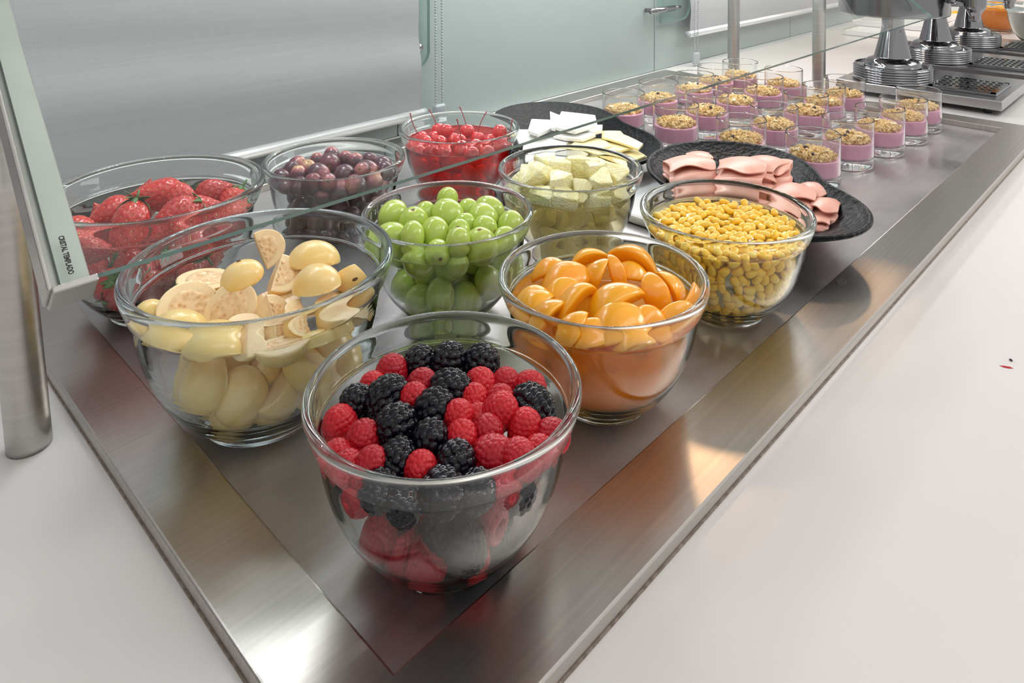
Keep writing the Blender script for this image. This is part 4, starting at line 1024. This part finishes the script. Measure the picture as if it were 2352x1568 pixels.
for i, (x, y) in enumerate(spread_cups()):
    e = empty('yogurt_cup', (x, y, .0004)); e.rotation_euler.z = rs.uniform(0, 6)
    tag(e, f'pink yogurt and granola glass, {rown[i//5]}, {coln[i % 5]}', 'dessert cup', 'yogurt and granola cups in the cold well')
    link('tumbler', CUP, e); link('yogurt', YOG, e); link('granola', GRA[i % 4], e)['kind'] = 'stuff'
    for k in range(rs.randint(1, 4)):
        q = rs.uniform(0, .03); a = rs.uniform(0, 6); r = link('raisin', RAI, e); r.location = (q*math.cos(a), q*math.sin(a), .0625-.010*(q/.042)**2); r.scale = (1, .7, .7); r.rotation_euler.z = a
    for k in range(rs.randint(1, 4)):
        q = rs.uniform(0, .032); a = rs.uniform(0, 6); r = link('almond_flake', ALM, e); r.location = (q*math.cos(a), q*math.sin(a), .0632-.010*(q/.042)**2); r.rotation_euler = (rs.uniform(-.4, .4), rs.uniform(-.4, .4), a)

# ---------------------------------------------------------------- sneeze guard
sg = empty('sneeze_guard', (-.095, .3945, 0)); tag(sg, 'slanted glass sneeze guard on brushed steel posts over the bowls', 'sneeze guard')
TH = math.radians(38.2); GY, GZ = .1650, .228; ys, zs = math.cos(TH), math.sin(TH)
def slant_box(name, x0, x1, s0, s1, n0, n1, m_, bev=0, m2=None):
    """box in the plane of the pane: s runs up the slope, n is the normal offset"""
    bm = bmesh.new(); box_bm(bm, (x0, s0, n0), (x1, s1, n1), bev, 2)
    for v in bm.verts: s, n_ = v.co.y, v.co.z; v.co.y = GY+s*ys-n_*zs; v.co.z = GZ+s*zs+n_*ys
    me = from_bm(name, bm); me.materials.append(m_)
    if m2:
        me.materials.append(m2)
        for f in me.polygons:
            if abs(f.normal.dot(Vector((0, -zs, ys)))) < .7: f.material_index = 1
    return child(link(name, me), sg)
SEAM = .269
slant_box('glass_pane', -.1330, 1.713, 0, SEAM, 0, .0055, M['pane'], 0, M['pane_edge'])
slant_box('glass_pane', -.1330, 1.713, SEAM+.0025, .70, 0, .0055, M['pane'], 0, M['screen'])
slant_box('backing_strip', -.1262, -.1106, .003, .69, -.0046, -.0006, M['pad'])
slant_box('side_bracket', -.1338, -.1086, -.003, .69, -.0100, -.0048, M['bracket'], .001)
slant_box('bracket_flange', -.1358, -.1330, -.003, .69, -.0100, .0090, M['bracket'], .001)
slant_box('bracket_lip', -.1338, -.1086, -.006, -.0012, -.0100, .0095, M['bracket'], .001)
def post(x, y, h, lean=(0, 0)):
    o = tube('post', [(x, y, 0), (x, y, .004), (x+lean[0]*h*.5, y+lean[1]*h*.5, h*.5), (x+lean[0]*h, y+lean[1]*h, h)], .0172, M['post'], None, 32); child(o, sg)
post(-.0948, .3985, .425, (-.06, .06)); post(1.722, .442, .440); post(1.722, .692, .635)
# printed mark on the pane over the backing strip
fc = bpy.data.curves.new('tempered_mark', 'FONT'); fc.body = 'CRISTAL TEMPLADO'; fc.size = .0085; fc.extrude = .00008; fc.offset = .00035
ft = bpy.data.objects.new('tmp', fc); COL.objects.link(ft); bpy.context.view_layer.update()
tm = bpy.data.meshes.new_from_object(ft); bpy.data.objects.remove(ft); tm.materials.append(M['ink'])
wmax = max(v.co.x for v in tm.vertices)
for v in tm.vertices:
    a, b = v.co.x/wmax*.028, v.co.y*.5; s = .033-a; n_ = .0058+v.co.z; v.co = (-.1225+b, GY+s*ys-n_*zs, GZ+s*zs+n_*ys)
child(tag(link('tempered_mark', tm), 'small black printed glass mark'), sg)

# ---------------------------------------------------------------- roller blinds
def blind_material():
    m, nt, b = mat('woven_screen_fabric')
    v = N(nt, 'ShaderNodeTexWave', wave_type='BANDS', bands_direction='X'); v.inputs['Scale'].default_value = 260; v.inputs['Distortion'].default_value = 1.5; nt.links.new(coords(nt), v.inputs['Vector'])
    h = N(nt, 'ShaderNodeTexWave', wave_type='BANDS', bands_direction='Z'); h.inputs['Scale'].default_value = 260; h.inputs['Distortion'].default_value = 1.5; nt.links.new(coords(nt), h.inputs['Vector'])
    ad = N(nt, 'ShaderNodeMath', operation='ADD'); nt.links.new(v.outputs['Fac'], ad.inputs[0]); nt.links.new(h.outputs['Fac'], ad.inputs[1])
    nz = noise_n(nt, 1, (3, 1, 220), 3); a2 = N(nt, 'ShaderNodeMath', operation='ADD'); nt.links.new(ad.outputs[0], a2.inputs[0]); nt.links.new(nz, a2.inputs[1])
    hf = N(nt, 'ShaderNodeMath', operation='MULTIPLY'); hf.inputs[1].default_value = .4; nt.links.new(a2.outputs[0], hf.inputs[0])
    c = ramp(nt, hf.outputs[0], [(.15, (.25, .25, .26)), (.85, (.38, .38, .395))]); nt.links.new(c, b.inputs['Base Color'])
    b.inputs['Roughness'].default_value = .7; b.inputs['Sheen Weight'].default_value = .2
    return m
M['blind'] = blind_material()
def blind(x0, x1, zb, y, label, seed):
    e = empty('roller_blind', (x0, y, zb)); tag(e, label, 'blind', 'roller blinds on the window wall')
    nu, nv = 60, 60; V = []
    for side in (0, 1):
        for j in range(nv):
            z = zb+.009+(1.35-zb)*j/(nv-1)
            for i in range(nu):
                x = x0+(x1-x0)*i/(nu-1)-(.02*(z-zb) if i == nu-1 else 0)
                w_ = .010*math.sin(z*23+.9*math.sin(x*2.3)+seed)+.006*math.sin(z*51+x*3.1+seed); k = min(1, (z-zb)/.08)
                V.append((x-x0, w_*k*.35+side*.0008, z-zb))
    F = grid_faces(nu, nv, False); n = nu*nv; F += [tuple(n+i for i in reversed(f)) for f in F]
    link('fabric', mesh('fabric', V, F), e, M['blind'])
    o = tube('bottom_bar', [(-.012, 0, 0), (x1-x0+.006, 0, 0)], .0105, M['alu'], e, 20)
    o = tube('end_cap', [(x1-x0+.006, 0, 0), (x1-x0+.010, 0, 0)], .0112, M['grey_plastic'], e, 20); o = tube('end_cap', [(-.016, 0, 0), (-.012, 0, 0)], .0112, M['grey_plastic'], e, 20)
    return e
blind(-1.1, .7335, .048, .902, 'grey woven roller blind hanging behind the strawberry bowl', 1.0)
blind(1.829, 3.25, .1025, .902, 'grey roller blind hanging behind the yogurt cups', 2.2)
def chain(x0, x1, y, zt, zb, label, wx, wz, ww):
    e = empty('blind_chain', ((x0+x1)/2, y, zb)); tag(e, label, 'chain', 'bead chains of the roller blinds')
    bm = bmesh.new()
    for xa, xb in ((x0, wx-ww*.3), (x1, wx+ww*.3)):
        n = int((zt-zb)/.0062)
        for i in range(n+1):
            t = i/n; k = max(0, 1-(t/.75)); x = xb+(xa-xb)*t+.004*math.sin(PI*t)
            bmesh.ops.create_icosphere(bm, subdivisions=1, radius=.0028, matrix=Matrix.Translation((x-e.location.x, 0, (zt-zb)*t)))
    link('beads', from_bm('beads', bm, True), e, M['bead'])['kind'] = 'stuff'
    bm = bmesh.new(); box_bm(bm, (wx-ww/2-e.location.x, -.008, wz-zb), (wx+ww/2-e.location.x, .008, .0), .006, 4)
    link('chain_weight', from_bm('chain_weight', bm, True), e, M['grey_plastic'])
chain(.7478, .7655, .885, .80, .066, 'grey bead chain with weight behind the cherry bowl', .7690, .0275, .030)
chain(1.820, 1.856, .885, .80, .045, 'grey bead chain with weight behind the yogurt cups', 1.838, .006, .030)

# frameless glass panels with a rounded lower corner
def screen(x0, x1, zb, y, rc, label, clampx=None):
    e = empty('glass_screen', (x0, y, zb)); tag(e, label, 'glass panel')
    pts = [(0, 0)]+[(x1-x0-rc+rc*math.sin(a), rc-rc*math.cos(a)) for a in np.linspace(0, PI/2, 12)]+[(x1-x0, .9), (0, .9)]
    bm = bmesh.new(); A = [bm.verts.new((p[0], -.005, p[1])) for p in pts]; B = [bm.verts.new((p[0], .005, p[1])) for p in pts]
    bm.faces.new(A); bm.faces.new(B[::-1]); n = len(pts)
    for i in range(n): f = bm.faces.new((A[i], B[i], B[(i+1) % n], A[(i+1) % n])); f.material_index = 1
    me = from_bm('pane', bm); me.materials.append(M['screen']); me.materials.append(M['pane_edge']); link('pane', me, e)
    return e
s1 = screen(.655, .7694, .144, .921, .035, 'greenish glass panel with rounded corner behind the bead chain')
o = tube('bolt', [(.082, -.012, .045), (.082, .004, .045)], .008, M['chrome_dark'], s1, 20)
s2 = screen(1.685, 1.8588, .150, .921, .05, 'greenish glass panel with rounded corner joined by a steel clamp')
tube('clamp', [(-.075, -.016, .045), (.055, -.016, .045)], .009, M['chrome_dark'], s2, 24); tube('clamp_pin', [(.055, -.016, .045), (.095, -.012, .045)], .005, M['chrome_dark'], s2, 16)
tube('clamp_pin', [(-.06, -.016, .045), (-.06, .012, .045)], .007, M['chrome_dark'], s2, 16)

# ---------------------------------------------------------------- juice dispensers
def dispenser(X, label, Y=.30):
    e = empty('juice_dispenser', (X, Y, 0)); tag(e, label, 'drink dispenser', 'chrome juice dispensers past the cold well')
    x0, x1, y0, y1 = -.097, .235, -.272, .115
    box('base', (x0, y0, .014), (x1, y1, .037), M['base_steel'], e, .002)
    for fx in (x0+.03, x1-.03):
        for fy in (y0+.035, y1-.035): tube('foot', [(fx, fy, .0002), (fx, fy, .0145)], .0095, M['rubber'], e, 16)
    # drip tray: raised pan with a slotted grate
    gx0, gx1, gy0, gy1 = x0+.045, x0+.215, y0+.020, y0+.175
    box('drip_pan', (gx0, gy0, .0368), (gx1, gy1, .0425), M['chrome_dark'], e, .002)
    bm = bmesh.new(); z0, z1 = .0425, .0450; nx, ny = 5, 6
    box_bm(bm, (gx0+.004, gy0+.004, z0), (gx0+.014, gy1-.004, z1)); box_bm(bm, (gx1-.014, gy0+.004, z0), (gx1-.004, gy1-.004, z1))
    box_bm(bm, (gx0+.004, gy0+.004, z0), (gx1-.004, gy0+.014, z1)); box_bm(bm, (gx0+.004, gy1-.014, z0), (gx1-.004, gy1-.004, z1))
    for i in range(1, nx):
        x = gx0+.014+(gx1-gx0-.028)*i/nx; box_bm(bm, (x-.003, gy0+.01, z0), (x+.003, gy1-.01, z1))
    for i in range(1, ny+3):
        y = gy0+.014+(gy1-gy0-.028)*i/(ny+3); box_bm(bm, (gx0+.01, y-.003, z0), (gx1-.01, y+.003, z1))
    link('drip_grate', from_bm('drip_grate', bm), e, M['chrome'])
    box('drain_well', (gx0+.006, gy0+.006, .0423), (gx1-.006, gy1-.006, .0428), M['hole'], e)
    pr = [(1e-5, .0372), (.090, .0372)]; z = .0375
    for k in range(6): pr += [(.094, z), (.0975, z+.002), (.0978, z+.004), (.095, z+.0058), (.0935, z+.0062)]; z += .0064
    pr += [(.095, z+.002), (.094, z+.003), (.088, z-.002), (1e-5, z-.002)]
    link('ribbed_plinth', revolve(pr, 72, 'ribbed_plinth'), e, M['chrome'])
    zt = z-.002
    pr = smooth_prof([(1e-5, zt), (.066, zt), (.0695, zt+.006), (.066, zt+.014), (.058, zt+.020), (.050, zt+.023), (.047, zt+.024)], 4)+[(.046, zt+.025), (.0285, .172), (.0275, .176), (.0275, .218), (1e-5, .218)]
    link('column', revolve(pr, 64, 'column'), e, M['chrome'])
    pr = [(1e-5, .215), (.128, .215), (.134, .216), (.136, .220), (.136, .44), (1e-5, .44)]
    link('cooling_drum', revolve(pr, 72, 'cooling_drum'), e, M['chrome_dark'])
    tube('tap_pipe', [(0, -.130, 0.2660), (0, -.152, 0.2660), (0, -.1525, 0.2660), (0, -.172, 0.2660)], [.015, .015, .0105, .0105], M['chrome'], e, 24)
    pr = [(1e-5, 0.2110), (.0115, 0.2110), (.0125, 0.2160), (.013, 0.2250), (.017, 0.2340), (.0235, 0.2430), (.0255, 0.2480), (.0255, 0.2980), (.020, 0.3040), (1e-5, 0.3040)]
    sp = link('tap_spout', revolve(pr, 48, 'tap_spout', off=(0, -.193)), e, M['chrome'])
    h = revolve([(1e-5, 0.2106), (.0075, 0.2106), (.0075, 0.2112), (1e-5, 0.2112)], 24, 'spout_opening', off=(0, -.193)); link('spout_opening', h, sp, M['hole'])
for X, lb in ((1.865, 'chrome drink dispenser nearest the yogurt cups'), (2.272, 'middle one of three chrome drink dispensers'), (2.676, 'chrome drink dispenser farthest along, beside the yogurt bowl')): dispenser(X, lb)

# bits dropped on the countertop
def crumb(name, px, py, sx, sy, sz, m_, label, seed):
    bm = bmesh.new(); bmesh.ops.create_icosphere(bm, subdivisions=2, radius=1)
    for v in bm.verts: v.co *= 1+.35*noise.noise(v.co*1.7+Vector((seed, 0, 0))); v.co.x *= sx; v.co.y *= sy; v.co.z = v.co.z*sz+sz*.8
    o = link(name, from_bm(name, bm, True), None, m_); p = at(px, py, 0); o.location = (p[0], p[1], 0); o.rotation_euler.z = seed; tag(o, label, 'crumb' if name != 'juice_smear' else 'stain')
crumb('crumb', 2322, 828, .0020, .0014, .0010, M['raisin'], 'tiny dark crumb on the white counter near its edge', 1)
crumb('juice_smear', 2312, 843, .0055, .0020, .00025, M['raspberry'], 'small red juice smear on the white counter below the crumb', 2)
crumb('crumb', 1781, 996, .0013, .0010, .0007, M['raisin'], 'tiny brown speck on the counter beside the steel frame', 3)

# things far along the counter
def slab_tray(x0, x1, y0, y1, z0, label):
    o = box('serving_board', (x0, y0, z0), (x1, y1, z0+.022), M['white_plate'], None, .003); tag(o, label, 'tray', 'flat serving boards'); return o
slab_tray(2.86, 3.55, .51, .79, .0008, 'lower pale grey serving board behind the dispensers')
slab_tray(3.02, 3.65, .54, .82, .0236, 'upper pale grey serving board behind the dispensers')
_k = (round(R1, 3), 'bowl')
def far_bowl(x, y, s, label, fill, lev, m_, lab2, cat, nm):
    o = link('glass_bowl', _bowl_me[_k]); o.location = (x, y, .0006); o.scale = (s,)*3; tag(o, label, 'bowl', 'glass bowls far along the counter')
    rin = rin_fn(R1); pr = [(1e-5, .0075)]+[(max(.001, rin(z)-.0012), z+.001) for z in np.linspace(.0075, lev, 14)]+[(rin(lev)*.6, lev+.004), (1e-5, lev+.006)]
    q = link(nm, revolve(pr, 48, nm), None, m_); q.location = (x, y, .0006); q.scale = (s,)*3; tag(q, lab2, cat, None, 'stuff' if cat == 'syrup' else None)
far_bowl(3.06, .135, 1.35, 'glass bowl of white yogurt beyond the dispensers', 0, .098, simple('plain_yogurt', (.85, .84, .80), .4, sss=.2), 'thick white yogurt filling the far glass bowl', 'yogurt', 'plain_yogurt')
far_bowl(3.40, .345, 1.15, 'glass bowl of orange fruit compote behind the yogurt bowl', 0, .085, liquid('far_compote', (1, .6, .1), (.85, .38, .02), .75), 'orange syrup in the farther glass bowl', 'syrup', 'syrup')
rs = np.random.RandomState(91)
for i in range(9):
    a = i*2.4; q = .018*math.sqrt(i); o = link('peach_slice', PM[i % 4]); o.location = (3.40+q*math.cos(a), .345+q*math.sin(a), .107); o.rotation_euler = (rs.uniform(-.3, .3)+PI/2, rs.uniform(-.3, .3), rs.uniform(0, 6))
    tag(o, 'orange peach slice piled on the far compote bowl', 'peach', 'peach slices on the far compote bowl')
tp = link('steel_tray', from_bm('steel_tray', (lambda b: (box_bm(b, (3.55, .10, .001), (4.25, .75, .02), .008), b)[1])(bmesh.new())), None, M['white_plate']); tag(tp, 'white tray of orange and yellow fruit at the far end', 'tray')
for i in range(26):
    x, y = 3.60+.12*(i % 6)+rs.uniform(-.01, .01), .16+.13*(i//6); o = link('orange_wedge', PM[i % 4]); o.location = (x, y, .033); o.scale = (1.3,)*3
    o.rotation_euler = (PI/2, rs.uniform(-.3, .3), rs.uniform(0, 6)); tag(o, 'orange fruit wedge lying on the far white tray', 'fruit', 'fruit wedges on the far white tray')

# ---------------------------------------------------------------- lamps above the counter (outside the picture, seen as reflections)
M['warm'] = emit('warm_lamp', (1, .60, .32), 60); M['led'] = emit('led_white', (.95, .98, 1), 280); M['tube'] = emit('tube_white', (.97, .98, 1), 48)
def pendant(x, y, z, label):
    e = empty('pendant_lamp', (x, y, z)); tag(e, label, 'lamp', 'warm pendant lamps over the buffet')
    link('shade', revolve([(.02, .16), (.03, .15), (.10, .02), (.102, .0), (.10, .0), (.094, .02), (.026, .145), (.016, .155)], 40, 'shade', closed=True), e, M['chrome_dark'])
    link('bulb', revolve([(1e-5, .01), (.05, .012), (.062, .03), (.05, .055), (1e-5, .062)], 24, 'bulb'), e, M['warm'])
    tube('cord', [(0, 0, .15), (0, 0, 1.3)], .003, M['rubber'], e, 8)
for i, x in enumerate((1.80, 3.30, 4.85)): pendant(x, .78, 1.10, ['warm pendant lamp above the chrome dispensers', 'warm pendant lamp above the yogurt bowl', 'warm pendant lamp at the far end'][i])
lb = empty('led_light_bar', (.75, .60, .62)); tag(lb, 'slim light bar of tiny white diodes above the sneeze guard', 'lamp')
box('housing', (-1.0, -.012, .0), (1.0, .012, .014), M['alu'], lb, .002)
bm = bmesh.new()
for i in range(110): box_bm(bm, (-.98+i*.018-.003, -.003, -.0015), (-.98+i*.018+.003, .003, .0002))
link('diodes', from_bm('diodes', bm), lb, M['led'])['kind'] = 'stuff'
lp = empty('tube_light', (.385, .79, .80)); tag(lp, 'louvred light with six short white tubes over the strawberry bowl', 'lamp')
box('housing', (-.09, -.10, .014), (.09, .10, .03), M['alu'], lp, .002)
for i in range(6): tube('light_tube', [(-.07+i*.028, -.095, .004), (-.07+i*.028, .095, .004)], .004, M['tube'], lp, 10)
